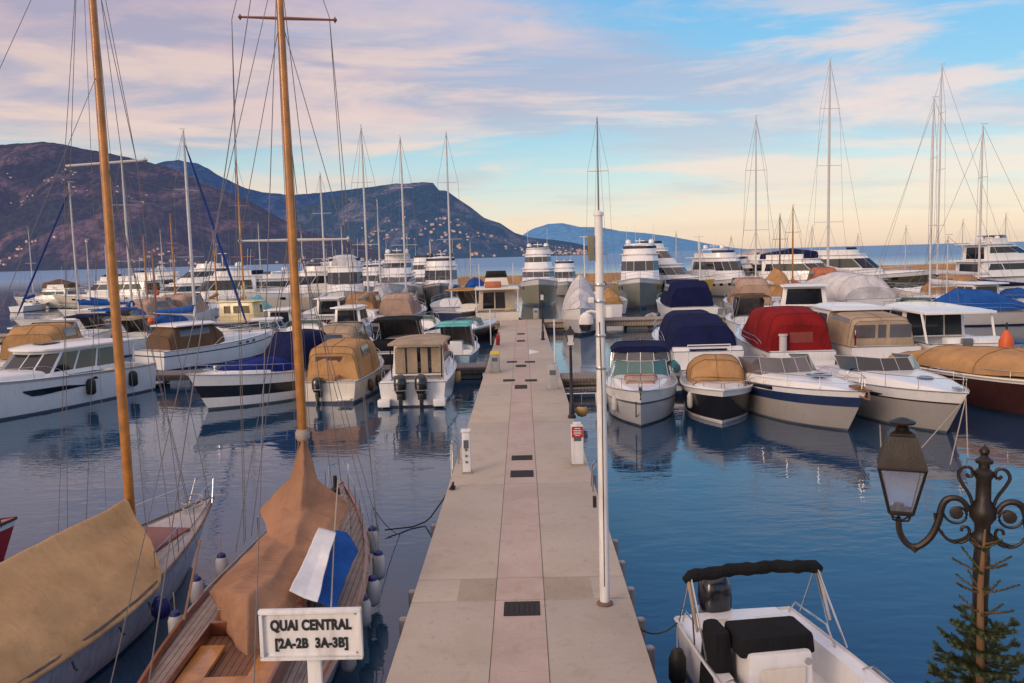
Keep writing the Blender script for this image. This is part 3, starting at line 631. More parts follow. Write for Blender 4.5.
for z in (.3, .45, .6): m = MB(); m.lathe([(.03, 0), (.03, .02)], (.0, -.01, z), 8, axis=(0, -1, 0)); m.build('socket', GREYH, r)
r = pedestal(578, 466, .30, .24, 1.02, 'white service pedestal with a red notice on the right edge of the pier', PWHITE)
m = MB(); m.box((.0, -.012, .86), (.27, .014, .27)); ns = m.build('notice', REDP, r)
m = MB()
for k, (y, w) in enumerate(((.95, .14), (.90, .20), (.86, .17), (.82, .20), (.78, .12))): m.box((0, -.022, y), (w, .006, .018))
m.build('notice_lines', PWHITE, ns)
m = MB(); m.box((0, .12, 1.05), (.2, .2, .06)); m.build('lid', PWHITE, r, bevel=.02)
pedestal(553, 390, .40, .5, .95, 'plain grey box pedestal on the right side of the pier behind the tall lamp post')
pedestal(495, 373, .42, .6, .85, 'grey box pedestal with a yellow lid nearest on the left side of the pier', PEDG, YELP)
pedestal(508, 319, .42, .6, .85, 'grey box pedestal with a yellow lid at the far end of the pier', PEDG, YELP)
pedestal(536, 319, .42, .6, .85, 'plain grey box pedestal at the far end of the pier')
for px, py, h, lb in ((491, 345, 2.1, 'thin white marker post on the left edge of the pier beside the fire extinguisher'), (555, 363, 2.1, 'thin white marker post on the right edge of the pier')):
    b = at(px, py, ZP); r = thing('marker_post', lb, 'post', b); m = MB(); m.lathe([(.035, 0), (.035, h), (.0, h + .03)], n=10); m.build('post', PWHITE, r); m = MB(); m.lathe([(.07, 0), (.07, .03)], n=10); m.build('base_plate', STEEL, r)
b = at(498, 345, ZP); r = thing('fire_extinguisher', 'red fire extinguisher standing on the left of the pier beside a thin white post', 'fire extinguisher', b)
m = MB(); m.lathe([(.10, 0), (.11, .05), (.11, .55), (.06, .66)], n=12); m.build('cylinder', REDP, r); m = MB(); m.lathe([(.03, .66), (.03, .74)], n=8); m.box((.05, 0, .75), (.18, .03, .03)); m.tube([(.05, 0, .72), (.13, -.03, .6), (.12, -.05, .2)], .012, 5); m.build('valve_hose', RUB, r)
def ladder(px, py, side, lb):
    b = at(px, py, ZP); r = thing('pier_ladder', lb, 'ladder', (side * (HW + .03), b.y, 0)); m = MB()
    for dy in (-.2, .2): m.tube([(side * -.12, dy, ZP), (side * -.1, dy, ZP + .5), (side * -.02, dy, ZP + .62), (side * .07, dy, ZP + .5), (side * .07, dy, -.6)], .018, 6)
    m.build('handrail', STEEL, r); m = MB()
    for k in range(4): m.tube([(side * .07, -.2, .5 - k * .28), (side * .07, .2, .5 - k * .28)], .015, 5)
    m.build('rungs', STEEL, r)
ladder(458, 462, -1, 'steel ladder with curved handrails on the left side of the pier'); ladder(592, 489, 1, 'steel ladder with curved handrails on the right side of the pier')
b = at(453, 489, ZP); r = thing('mooring_cleat', 'small dark mooring cleat on the left edge of the pier', 'cleat', b); m = MB(); m.box((0, 0, .03), (.1, .2, .05)); m.tube([(-.0, -.16, .10), (0, -.1, .12), (0, .1, .12), (0, .16, .10)], [.02, .03, .03, .02], 6); m.box((0, 0, .07), (.05, .12, .08)); m.build('cleat_body', RUB, r)
line('mooring_rope', [b + Vector((-.02, 0, .08)), b + Vector((-.25, -.1, -.25)), b + Vector((-.5, -.35, -.55)), at(425, 522, .05), at(412, 527, .02), at(385, 530, .1)], .018, ROPED, 'dark mooring rope drooping from the pier cleat into the water', 'rope')
# ------------------------------------------------------------------ sign QUAI CENTRAL
sg = thing('name_sign', 'white framed sign reading QUAI CENTRAL on a white post in the foreground', 'sign', (0, 0, 0)); Ys = 6.2
c = atd(311, 634, Ys); wS = (atd(362, 634, Ys) - atd(260, 634, Ys)).length; hS = (atd(311, 609, Ys) - atd(311, 659, Ys)).length; sg.location = (c.x, Ys, 1.5); zc = c.z - 1.5
sg.rotation_euler = (0, 0, 0)
m = MB(); m.box((0, .02, zc), (wS - .03, .03, hS - .03)); m.build('board', PWHITE, sg)
m = MB()
for s in (-1, 1): m.box((0, 0.0, zc + s * (hS / 2 - .014)), (wS, .05, .028)); m.box((s * (wS / 2 - .014), 0, zc), (.028, .05, hS - .056))
m.build('frame', PWHITE, sg, bevel=.004)
m = MB(); m.box((0, .06, (zc - hS * .1) / 2 - .0), (.105, .05, zc + hS * .1)); m.build('post', PWHITE, sg, bevel=.006)
m = MB(); m.box((0, .06, .02), (.25, .2, .04)); m.build('base_plate', STEEL, sg)
INK = pm('black_lettering', (.01, .01, .012), rough=.6)
for sx_ in (-1, 1):
    for sz_ in (-1, 1): m = MB(); m.lathe([(.009, 0), (.009, .005), (.0, .007)], (sx_ * (wS / 2 - .045), .004, zc + sz_ * (hS / 2 - .045)), 10, axis=(0, -1, 0)); m.build('bolt', STEEL, sg)
text_mesh('QUAI CENTRAL', .112, 'lettering', INK, sg, (0, -.0005, zc + hS * .17), (PI / 2, 0, 0), bevel=.0055, sx=.75)
text_mesh('[2A-2B  3A-3B]', .106, 'lettering', INK, sg, (0, -.0005, zc - hS * .19), (PI / 2, 0, 0), bevel=.0052, sx=.80)
# ------------------------------------------------------------------ ornamental lamp, right foreground
def smooth(P, n=5):
    o = []
    for i in range(len(P) - 1):
        p0, p1, p2, p3 = P[max(i - 1, 0)], P[i], P[i + 1], P[min(i + 2, len(P) - 1)]
        for q in range(n): t = q / n; o.append(.5 * ((2 * p1) + (p2 - p0) * t + (2 * p0 - 5 * p1 + 4 * p2 - p3) * t * t + (3 * p1 - p0 - 3 * p2 + p3) * t ** 3))
    return o + [P[-1]]
def spiral(cx, cz, r0, r1, a0, a1, n=22): return [Vector((cx + lerp(r0, r1, i / n) * math.cos(R(lerp(a0, a1, i / n))), 0, cz + lerp(r0, r1, i / n) * math.sin(R(lerp(a0, a1, i / n))))) for i in range(n + 1)]
Yl = 5.8; cp = atd(978, 455, Yl); lamp = thing('ornate_lamp_post', 'ornate brown iron lamp post with scrolls and one lantern, right foreground', 'street lamp', (atd(981, 600, Yl).x - .005, Yl, 1.5), R(-22)); u = Yl / F; X0 = lamp.location.x
def lz(py): return atd(980, py, Yl).z - 1.5
m = MB(); zt = lz(455)
m.lathe([(.16, 0), (.16, .15), (.11, .22), (.10, .7), (.07, .8), (.055, 1.2), (.05, lz(600)), (.055, lz(560)), (.048, lz(548)), (.075, lz(542)), (.075, lz(536)), (.05, lz(531)), (.052, lz(524)), (.085, lz(517)), (.085, lz(508)), (.05, lz(500)), (.048, lz(480)), (.062, lz(476)), (.062, lz(472)), (.036, lz(468)), (.036, lz(463)), (.055, lz(463)), (.058, lz(460)), (.03, lz(457)), (.022, lz(455)), (.034, lz(452)), (.03, lz(449)), (.008, lz(446)), (0, lz(444))], n=16)
m.build('post', IRON, lamp)
for s in (-1, 1):
    a = MB(); z0 = lz(512)
    arm = [Vector((s * x * u, 0, lz(y))) for x, y in ((12, 512), (18, 503), (26, 500), (34, 503), (38, 512), (40, 524), (47, 541), (58, 552), (68, 552), (76, 541), (78, 528), (78, 518))]
    # smooth the arm
    pts = []
    for i in range(len(arm) - 1):
        p0, p1, p2, p3 = arm[max(i - 1, 0)], arm[i], arm[i + 1], arm[min(i + 2, len(arm) - 1)]
        for q in range(4):
            t = q / 4; pts.append(.5 * ((2 * p1) + (p2 - p0) * t + (2 * p0 - 5 * p1 + 4 * p2 - p3) * t * t + (3 * p1 - p0 - 3 * p2 + p3) * t ** 3))
    pts.append(arm[-1]); a.tube(pts, [.018 + .007 * math.sin(i / len(pts) * PI) for i in range(len(pts))], 8)
    a.lathe([(.03, 0), (.045, .02), (.045, .06), (.03, .09)], (s * 78 * u, 0, lz(522)), 10)
    a.lathe([(0, -.03), (.03, 0), (.03, .02), (0, .05)], (s * 62 * u, 0, lz(556)), 8)
    ab = a.build('arm', IRON, lamp)
    v = MB(); v.tube([Vector((s * p.x, 0, p.z)) for p in spiral(23 * u, lz(515), .10, .03, 60, -330)], .010, 6); v.lathe([(.0, -.02), (.045, -.01), (.045, .01), (0, .02)], (s * 24 * u, 0, lz(515)), 10, axis=(0, 1, 0))
    v.tube([Vector((s * p.x, 0, p.z)) for p in spiral(22 * u, lz(532), .105, .085, -10, -160, 14)] , .010, 6)
    v.tube(smooth([Vector((s * x * u, 0, lz(y))) for x, y in ((44, 517), (40, 532), (30, 543), (18, 541), (12, 535), (13, 529), (18, 529), (19, 533))]), .011, 7)
    v.tube(smooth([Vector((s * x * u, 0, lz(y))) for x, y in ((9, 508), (12, 497), (20, 484), (23, 476), (19, 469), (12, 469), (10, 475), (13, 478), (16, 475))]), .012, 7)
    v.build('scroll', IRON, lamp)
    # lantern
    lx = s * 76 * u; zb = lz(517); zt2 = lz(470)
    f = MB(); bw_, tw = .078, .152
    for sx_ in (-1, 1):
        for sy in (-1, 1): f.tube([(lx + sx_ * bw_, sy * bw_, zb), (lx + sx_ * tw, sy * tw, zt2)], .010, 4)
    for z, w in ((zb, bw_), (zt2, tw)):
        for k in range(4):
            q = [(-w, -w), (w, -w), (w, w), (-w, w)]; p0, p1 = q[k], q[(k + 1) % 4]; f.tube([(lx + p0[0], p0[1], z), (lx + p1[0], p1[1], z)], .013, 4)
    f.box((lx, 0, zb - .01), (.15, .15, .02))
    for k in range(4): t = k * PI / 2 + PI / 4; f.tube([(lx + .09 * math.cos(t), .09 * math.sin(t), zb - .01), (lx + .07 * math.cos(t), .07 * math.sin(t), zb - .06), (lx, 0, zb - .08)], .008, 4)
    lf = f.build('lantern', IRON, lamp)
    g = MB(); e = .004
    for k in range(4):
        q = [(-1, -1), (1, -1), (1, 1), (-1, 1)]; p0, p1 = q[k], q[(k + 1) % 4]
        g.quad((lx + p0[0] * (bw_ - e), p0[1] * (bw_ - e), zb), (lx + p1[0] * (bw_ - e), p1[1] * (bw_ - e), zb), (lx + p1[0] * (tw - e), p1[1] * (tw - e), zt2), (lx + p0[0] * (tw - e), p0[1] * (tw - e), zt2))
    GL = bpy.data.materials.get('lantern_frosted')
    if not GL:
        GL = pm('lantern_frosted', (.62, .66, .80), rough=.22, var=.05); GL.node_tree.nodes['Principled BSDF'].inputs['Transmission Weight'].default_value = .85; GL.node_tree.nodes['Principled BSDF'].inputs['IOR'].default_value = 1.05
    g.build('glass_panes', GL, lf, smooth=False)
    rf = MB(); c_, s_ = lx, 0
    rf.lathe([(.225, zt2), (.225, zt2 + .02), (.135, zt2 + .22), (.12, zt2 + .225), (.12, zt2 + .24), (.06, zt2 + .26)], (0, 0, 0), 4); rf.xf(Matrix.Translation((lx, 0, 0)) @ Matrix.Rotation(PI / 4, 4, 'Z')); rf.lathe([(.045, zt2 + .25), (.05, zt2 + .27), (.03, zt2 + .29), (.085, zt2 + .30), (.09, zt2 + .315), (.03, zt2 + .34), (0, zt2 + .345)], (lx, 0, 0), 16); rf.build('lantern_roof', IRON, lf, ang=25)
# fir tree wound round the post
FIR = pm('fir_needles', (.035, .060, .022), rough=.7, var=.5, scale=9, hue=(.06, .085, .03)); BARK = pm('fir_bark', (.16, .085, .04), rough=.9)
ft = thing('fir_tree', 'cut fir tree with sparse upper branches tied in front of the ornate lamp post', 'fir tree', (atd(983, 600, 5.6).x, 5.6, 1.5)); zt = lz(520)
m = MB(); m.tube([(0, 0, 0), (.01, 0, 1), (-.02, .0, 2.2), (-.0, .0, zt)], [.05, .035, .02, .006], 8); m.build('trunk', BARK, ft)
br = MB(); nd = MB(); rnd = random.Random(3)
def needles(p, q, dens, ln):
    d = q - p; L_ = d.length; d = d.normalized(); o = d.orthogonal().normalized(); k = int(L_ * dens)
    for i in range(k):
        c = p.lerp(q, i / k); a = rnd.uniform(0, 2 * PI); s_ = Matrix.Rotation(a, 3, d) @ o; tip = c + (s_ * .85 + d * .7).normalized() * ln * rnd.uniform(.7, 1.2); w = d.cross(s_) * .0048
        nd.quad(c - w, c + w, tip)
z = zt - .12; k = 0
while z > .6:
    f = (zt - z); nb = 6 if f < .7 else 7
    for j in range(nb):
        a = 2 * PI * (j / nb) + k * .7 + rnd.uniform(-.25, .25); L_ = plin([(0, .05), (.3, .20), (.65, .18), (.8, .22), (1.1, .33), (1.6, .48)], f) * rnd.uniform(.8, 1.15); up = .55 - .25 * min(f, 1.5)
        b0 = Vector((0, 0, z + rnd.uniform(-.03, .03))); pts = [b0 + Vector((math.cos(a), math.sin(a), 0)) * L_ * t + Vector((0, 0, up * L_ * t ** 1.4)) for t in (0, .33, .66, 1)]
        br.tube(pts, [.008, .006, .005, .003], 4)
        sparse = f < .68
        for p, q in zip(pts, pts[1:]): needles(p, q, 1100 if not sparse else 900, .017 if sparse else .030)
        if not sparse:
            for t in (1, 2, 3):
                for sgn in (-1, 1):
                    dd = (pts[t] - pts[t - 1]).normalized(); sd_ = Matrix.Rotation(sgn * .8, 3, 'Z') @ dd; e = pts[t] - dd * .05 + sd_ * L_ * .3 * rnd.uniform(.7, 1.2); s0 = pts[t] - dd * .05
                    br.tube([s0, e], [.004, .002], 3); needles(s0, e, 1100, .026)
    z -= (.16 if f < .6 else .125); k += 1
br.build('branches', BARK, ft, weld=False); nd.build('needles', FIR, ft, smooth=False, weld=False)
# ------------------------------------------------------------------ near boats, left of the pier
def fl(H, root, s, side, out=.12, z=.35): p = H.P(s, .5, side); return wp(root, (p.x, p.y + side * out, z))
# 1 hardtop cruiser, far left
P0 = at(2, 422); Lx = 12.2
r = thing('cabin_cruiser', 'large white hardtop cruiser with a long dark wedge window in its side, left edge', 'motor boat', (-21.45, 35.5, 0), R(-111))
H = Hull(Lx, 3.7, 1.30, rise=.45, full=2.6, rake=.06, stern=.92)
make_hull(r, H, [(.06, GREYH), (.10, WHITE), (.92, WHITE), (1.0, GREYW)], WHITE, cockpit=(.03, .24, .7), rim=STEEL)
trunk(r, H, .36, .93, .42, WHITE, .72)
patch(r, 'hull_window', H, .33, .59, [(0, .62), (.4, .58), (.85, .50), (1, .66)], [(0, .64), (.4, .72), (1, .70)], GLASS, 1); patch(r, 'hull_window', H, .33, .59, [(0, .62), (.4, .58), (.85, .50), (1, .66)], [(0, .64), (.4, .72), (1, .70)], GLASS, -1)
for sd_ in (1, -1): patch(r, 'porthole', H, .29, .315, [(0, .80), (.5, .78), (1, .80)], [(0, .84), (.5, .88), (1, .84)], GLASS, sd_)
lo = outline(-4.2, .6, 1.42, 1.0, 1.40); hi = outline(-4.2, -.5, 1.28, .8, 2.48)
house(r, lo, hi, WHITE, [(6, .03, .30, .18, .9), (6, .33, .62, .18, .9), (6, .65, .97, .16, .88), (0, .03, .35, .18, .9), (0, .38, .66, .18, .9), (0, .69, .97, .18, .9), (1, .06, .94, .15, .88), (2, .05, .95, .15, .88), (3, .03, .97, .15, .88), (4, .05, .95, .15, .88), (5, .06, .94, .15, .88)])
slab(r, 'hardtop', outline(-5.3, -.2, 1.5, 1.1, 0), 2.48, .10, WHITE, crown=.09)
for s in (-1, 1): m = MB(); m.tube([(-5.0, s * 1.4, 1.3), (-5.1, s * 1.38, 2.5)], .04, 6); m.build('roof_support', WHITE, r)
m = MB(); m.box((-1.6, 0, 2.72), (.9, .6, .06)); m.build('sunroof', GLASS, r, bevel=.02)
rail(r, H, .40, .97, .5)
m = MB(); m.box((-6.3, 0, .28), (.7, 3.1, .1)); m.build('swim_platform', WHITE, r, bevel=.03)
for k, s_ in enumerate((.13, .33)): fender(fl(H, r, s_, 1, .14, .75), label='black oval fender hanging %s on the side of the big hardtop cruiser' % ('nearest the stern' if k == 0 else 'midway'), mat=RUB, cap=RUB, r=.2, h=.62, group=None)
# 2 cruiser with blue cover
r = thing('sports_cruiser', 'white sports cruiser with black hull stripe and blue foredeck cover', 'motor boat', place(at(203, 411), -126, 8.6, fwd=.6), R(-126))
H = Hull(8.6, 2.85, 1.12, rise=.42, full=2.3, rake=.10)
make_hull(r, H, [(.06, GREYH), (.34, WHITE), (.68, BLACKH), (1.0, WHITE)], WHITE)
trunk(r, H, .30, .96, .42, WHITE, .80)
canopy(r, 'foredeck_cover', [(-.6, 1.18, 1.25, 1.84, 3), (0.8, 1.08, 1.34, 1.90, 3), (2.2, .72, 1.40, 1.76, 3), (2.8, .38, 1.42, 1.6, 2.6)], MIDBC, wr=.03)
canopy(r, 'cockpit_canopy', [(-2.6, 1.15, 1.1, 2.3, 3.4), (-2.2, 1.22, 1.15, 2.85, 3.4), (-.7, 1.2, 1.2, 2.85, 3.4), (.1, 1.05, 1.3, 1.9, 3.2)], NAVYC, wr=.035, seed=4)
arch_pane(r, 'canopy_window', [(-3.1, 1.25, 1.2, 2.75, 3.8), (-2.0, 1.25, 1.2, 2.85, 3.8)], 12, 40, VINYL)
rail(r, H, .42, .985, .38)
m = MB(); m.box((3.4, 0, 1.66), (.34, .16, .07)); m.lathe([(.09, 1.6), (.09, 1.78), (.0, 1.8)], (3.0, .0, 0), 8); m.build('anchor_winch', STEEL, r, bevel=.01)
m = MB(); m.box((1.9, .45, 1.72), (.5, .3, .04)); m.build('hatch', GLASS, r, bevel=.01)
for k, s_ in enumerate((.38, .48)): fender(fl(H, r, s_, 1, .12, .62), label='ochre fender hanging on the sports cruiser with the blue cover, %s' % ('right one of two' if k == 0 else 'left one of two'), mat=pm('ochre_fender', (.5, .3, .1), rough=.5), cap=pm('ochre_fender', (.5, .3, .1)), r=.13, h=.5)
# 3 ochre canvas boat
r = thing('canvas_boat', 'cream boat fully tented in ochre canvas with one small outboard motor', 'motor boat', place(at(328, 404), 84, 7.2, 'stern'), R(84))
H = Hull(7.2, 2.6, .95, rise=.4, full=2.4, rake=.08, stern=.94)
make_hull(r, H, [(.12, NAVYH), (.90, CREAM), (1.0, GREYW)], CREAM)
canopy(r, 'canvas_tent', [(-2.9, 1.16, .85, 2.05, 4.5), (-2.7, 1.20, .85, 2.32, 4.5), (-.8, 1.22, .9, 2.50, 4.5), (.6, 1.12, .95, 2.28, 4), (1.1, 1.0, 1.0, 1.7, 3.4)], OCHC, wr=.03, seed=8)
pane(r, 'canvas_window', (-2.885, .08, 1.72), 1.25, .42, pm('brown_vinyl', (.09, .035, .03), rough=.25), tilt=-.1)
arch_pane(r, 'canvas_window', [(-1.9, 1.22, .9, 2.42, 4.5), (-.9, 1.22, .9, 2.48, 4.5)], -0 + 8, 32, VINYL); arch_pane(r, 'canvas_window', [(-1.9, 1.22, .9, 2.42, 4.5), (-.9, 1.22, .9, 2.48, 4.5)], 172, 146, VINYL)
trunk(r, H, .60, .96, .34, CREAM, .72); rail(r, H, .55, .97, .36)
outboard(r, -3.72, .35, .55, .95)
m = MB(); m.box((-3.25, .3, .98), (.7, 1.3, .34)); m.build('engine_well_cover', OCHC, r, bevel=.08)
m = MB(); m.box((-3.62, -.75, .22), (.55, .6, .06)); m.build('bathing_step', WHITE, r, bevel=.02)
for k, s_ in enumerate((.25, .42, .58)): fender(fl(H, r, s_, -1, .12, .5), label='dark red fender on the side of the ochre canvas boat, %s from its stern' % ('first', 'second', 'third')[k], mat=MAROON, cap=MAROON, r=.12, h=.45)
# 4 twin outboards
r = thing('pilothouse_boat', 'white pilothouse boat with beige roof and two black outboard motors at its stern', 'motor boat', place(at(413, 407), 89, 7.6, 'stern'), R(89))
H = Hull(7.6, 2.85, 1.0, rise=.45, full=2.5, rake=.08, stern=.95)
make_hull(r, H, [(.07, NAVYH), (.95, WHITE), (1.0, WHITE)], WHITE, cockpit=(.06, .40, .45), side_in=.3)
m = MB(); m.box((-3.62, .0, .78), (.28, 2.66, .55)); m.box((-3.2, 0, .75), (.6, 2.0, .5)); m.build('transom_bench', WHITE, r, bevel=.06)
lo = outline(-1.7, 1.9, 1.14, .9, 1.0); hi = outline(-1.8, 1.0, 1.02, .7, 2.36)
house(r, lo, hi, WHITE, [(7, .06, .94, .06, .9), (0, .05, .4, .42, .9), (0, .44, .95, .42, .88), (6, .05, .56, .42, .9), (6, .6, .95, .42, .88), (1, .06, .94, .35, .86), (2, .05, .95, .35, .86), (3, .03, .97, .35, .86), (4, .05, .95, .35, .86), (5, .06, .94, .35, .86)])
m = MB()
for k in range(4):
    y = -.78 + k * .52; m.box((-1.80, y, 1.66), (.05, .44 if k != 1 else .30, 1.08))
m.jitter(.02, 3).build('curtain', BEIC, r)
slab(r, 'roof', outline(-2.5, 1.25, 1.18, .8, 0), 2.36, .10, BEIC, crown=.07)
for s in (-1, 1): m = MB(); m.tube([(-2.4, s * 1.05, 1.0), (-2.45, s * 1.08, 2.4)], .025, 6); m.build('roof_support', BLKC, r)
trunk(r, H, .60, .95, .3, WHITE, .66); rail(r, H, .45, .97, .42)
outboard(r, -4.05, .42, .62, 1.15); outboard(r, -4.05, -.42, .62, 1.15)
for s in (-1, 1): m = MB(); m.box((-3.95, s * 1.12, .22), (.5, .5, .3)); m.build('bathing_step', WHITE, r, bevel=.05)
m = MB(); m.tube([(-3.6, -1.25, 1.05), (-3.6, -1.25, 1.45), (-3.0, -1.28, 1.5), (-2.6, -1.3, 1.1)], .018, 6); m.tube([(-3.6, 1.25, 1.05), (-3.6, 1.25, 1.45), (-3.0, 1.28, 1.5), (-2.6, 1.3, 1.1)], .018, 6); m.build('stern_rail', STEEL, r)
fender(fl(H, r, .55, -1, .14, .62), label='beige fender on the right side of the twin outboard pilothouse boat', mat=pm('ochre_fender', (.5, .3, .1)), cap=RUB, r=.14, h=.5)
# 5-8 boats beyond the left pontoon
def small_cruiser(label, P, head, L, B, H0, end, bands, roof=None, roofz=2.4, name='cabin_cruiser', rails=True, cap=None, wins=True, cov=None, extra=None, screen=True, motor=False):
    r = thing(name, label, 'motor boat', place(P, head, L, end), R(head)); H = Hull(L, B, H0, rise=.4, full=2.4, rake=.08)
    make_hull(r, H, bands, WHITE, cockpit=(.05, .35, H0 * .5)); trunk(r, H, .42, .95, H0 * .35, WHITE, .74)
    if screen: windscreen(r, L * .10, B * .40, H0 * 1.18, roofz - H0 * 1.18 if roof and roof != 'house' else .5, .5, L * .12, VINYL if roof else GREENG)
    if roof == 'bimini':
        z = roofz; canopy(r, 'bimini_top', [(-L * .34, B * .40, z - .16, z - .02, 4), (-L * .18, B * .42, z - .12, z + .06, 4), (L * .02, B * .40, z - .16, z, 4)], cap or BLKC, wr=.015)
        m = MB()
        for s in (-1, 1): m.tube([(-L * .18, s * B * .44, H0), (-L * .33, s * B * .40, z - .12)], .018, 5); m.tube([(-L * .18, s * B * .44, H0), (0, s * B * .39, z - .12)], .018, 5)
        m.build('bimini_frame', STEEL, r)
    if roof == 'canopy':
        z = roofz; st = [(-L * .40, B * .42, H0, H0 + (z - H0) * .75, 3.6), (-L * .3, B * .44, H0, z, 3.8), (-L * .08, B * .44, H0 + .05, z, 3.8), (L * .08, B * .40, H0 * 1.15, H0 * 1.15 + (z - H0) * .4, 3)]
        canopy(r, 'cockpit_canopy', st, cap or NAVYC, wr=.03)
        w = (z - H0); pane(r, 'canopy_window', (-L * .385, 0, H0 + w * .52), B * .42, w * .30, VINYLL, tilt=-.35)
        for s in (1, -1): pane(r, 'canopy_window', (-L * .385, s * B * .30, H0 + w * .46), B * .12, w * .28, VINYLL, tilt=-.35)
        arch_pane(r, 'canopy_window', [(-L * .26, B * .44, H0, z, 3.8), (-L * .1, B * .44, H0, z, 3.8)], 10, 34, VINYL); arch_pane(r, 'canopy_window', [(-L * .26, B * .44, H0, z, 3.8), (-L * .1, B * .44, H0, z, 3.8)], 170, 146, VINYL)
    if roof == 'house':
        z = roofz; lo = outline(-L * .22, L * .2, B * .38, L * .12, H0 * 1.03); hi = outline(-L * .22, L * .08, B * .33, L * .08, z)
        house(r, lo, hi, cap or WHITE, [(k, .05, .95, .38, .88) for k in (1, 2, 3, 4, 5)] + [(k, a, b, .38, .88) for k in (0, 6) for a, b in ((.04, .48), (.52, .96))] + [(7, .1, .9, .1, .88)])
        slab(r, 'roof', outline(-L * .33, L * .11, B * .38, L * .08, 0), z, .09, WHITE, crown=.06)
    if rails: rail(r, H, .42, .97, .4)
    if motor: outboard(r, -L / 2 - .2, 0, H0 * .55, 1.)
    return r, H
WB = [(.08, NAVYH), (1., WHITE)]; CB = [(.1, GREYH), (1., CREAM)]; NB = [(.1, MAROON), (.95, NAVYH), (1, WHITE)]; GB = [(.08, BLACKH), (.5, GREYW), (1, WHITE)]; BKB = [(.1, MAROON), (.92, BLACKH), (1, WHITE)]; LB = [(.1, NAVYH), (1, LBLUE)]; MRB = [(.1, BLACKH), (.9, MAROON), (1, WHITE)]
small_cruiser('cream cruiser with a beige cockpit canopy directly behind the ochre canvas boat', Vector((-9.9, 43.6, 0)), 87, 7.5, 2.9, 1.05, 'stern', CB, 'canopy', 2.55, cap=BEIC)
r, H = small_cruiser('dark cruiser with a black folded bimini beyond the left pontoon', Vector((-6.9, 44.0, 0)), 88, 8.5, 3.1, 1.15, 'stern', BKB, 'bimini', 2.75)
m = MB(); m.box((-2.5, 0, 1.35), (2.2, 2.5, .5)); m.jitter(.04, 2); m.build('cockpit_cover', BLKC, r, bevel=.1)
r, H = small_cruiser('small pale blue boat with a turquoise sun top beside the pier', Vector((-3.75, 44.4, 0)), 86, 6.2, 2.3, .85, 'stern', LB, 'bimini', 2.45, cap=TURQ, motor=True, name='day_boat')
m = MB(); m.box((-.6, 0, .95), (.8, .7, .9)); m.build('console', WHITE, r, bevel=.08)
# 7 dodger boat with portholes
r = thing('motor_sailer', 'white boat with a brown and white cockpit dodger and three portholes', 'motor boat', place(at(150, 371), 60, 9.5, 'stern'), R(60))
H = Hull(9.5, 3.1, 1.15, rise=.35, full=2.2, rake=.07)
make_hull(r, H, [(.08, NAVYH), (.7, WHITE), (.76, BLUEB), (1, WHITE)], WHITE)
for k in range(3): patch(r, 'porthole', H, .55 + k * .07, .585 + k * .07, [(0, .82), (.5, .79), (1, .82)], [(0, .87), (.5, .91), (1, .87)], GLASS, -1)
trunk(r, H, .38, .88, .5, WHITE, .66)
canopy(r, 'cockpit_dodger', [(-4.1, 1.1, 1.1, 1.95, 3.5), (-3.6, 1.2, 1.1, 2.4, 4), (-.9, 1.2, 1.15, 2.5, 4), (-.2, 1.05, 1.3, 1.9, 3.5)], BRNC, wr=.04)
slab(r, 'hardtop', outline(-3.7, -.5, 1.18, .4, 0), 2.42, .09, WHITE, crown=.08)
arch_pane(r, 'dodger_window', [(-3.4, 1.2, 1.1, 2.42, 4), (-1.3, 1.2, 1.1, 2.5, 4)], 172, 150, VINYL); rail(r, H, .36, .98, .5)
small_cruiser('cruiser with a large ochre cockpit dodger showing behind the hardtop cruiser', Vector((-26.4, 44.2, 0)), 96, 9, 3.6, 1.2, 'stern', WB, 'canopy', 2.9, cap=OCHC)
# red dinghy bow at the left edge
r = thing('red_dinghy', 'red dinghy whose bow pokes in at the left edge', 'dinghy', place(at(20, 556), 35, 3.6), R(35)); H = Hull(3.6, 1.5, .62, rise=.35, full=2.2, rake=.08)
make_hull(r, H, [(.8, REDH), (1, WHITE)], REDH, rimr=.03, rim=RUB); canopy(r, 'red_cover', [(-1.4, .6, .6, .85, 2.5), (.4, .6, .62, 1.0, 2), (1.5, .2, .72, .84, 2)], REDC)
# ------------------------------------------------------------------ near boats, right of the pier
r = thing('sports_cruiser', 'small white cruiser with a navy bimini and curved windscreen just right of the white pole', 'motor boat', place(at(641, 427), -98, 7.6, fwd=.55), R(-98))
H = Hull(7.6, 2.75, 1.02, rise=.30, full=2.7, rake=.08)
make_hull(r, H, [(.05, GREYH), (.62, GREYW), (.68, GREYH), (1., WHITE)], WHITE)
trunk(r, H, .36, .96, .40, WHITE, .80)
fo = windscreen(r, .55, 1.12, 1.28, .62, .55, 1.3, GREENG)
fo2 = windscreen(r, -.1, 1.16, 1.80, .55, .15, 1.5, VINYL, frame=WHITE, name='upper_screen')
canopy(r, 'bimini_top', [(-2.6, 1.12, 2.20, 2.38, 4), (-1.4, 1.20, 2.24, 2.50, 4), (-.1, 1.10, 2.20, 2.42, 4)], NAVYC, wr=.02)
m = MB()
for s in (-1, 1):
    for x in (-2.6, -1.4, -.1): m.tube([(-1.2, s * 1.22, 1.15), (x, s * 1.12, 2.25)], .016, 5)
m.build('bimini_frame', STEEL, r)
canopy(r, 'sunbed_cover', [(.9, .62, 1.38, 1.52, 4), (1.5, .62, 1.36, 1.54, 4), (2.3, .5, 1.34, 1.46, 4)], PINKC, wr=.03)
rail(r, H, .45, .985, .36); m = MB(); m.box((3.55, 0, 1.38), (.4, .12, .08)); m.tube([(3.7, 0, 1.40), (3.92, 0, 1.26), (3.9, 0, 1.05)], .03, 6); m.build('anchor', BLACKH, r)
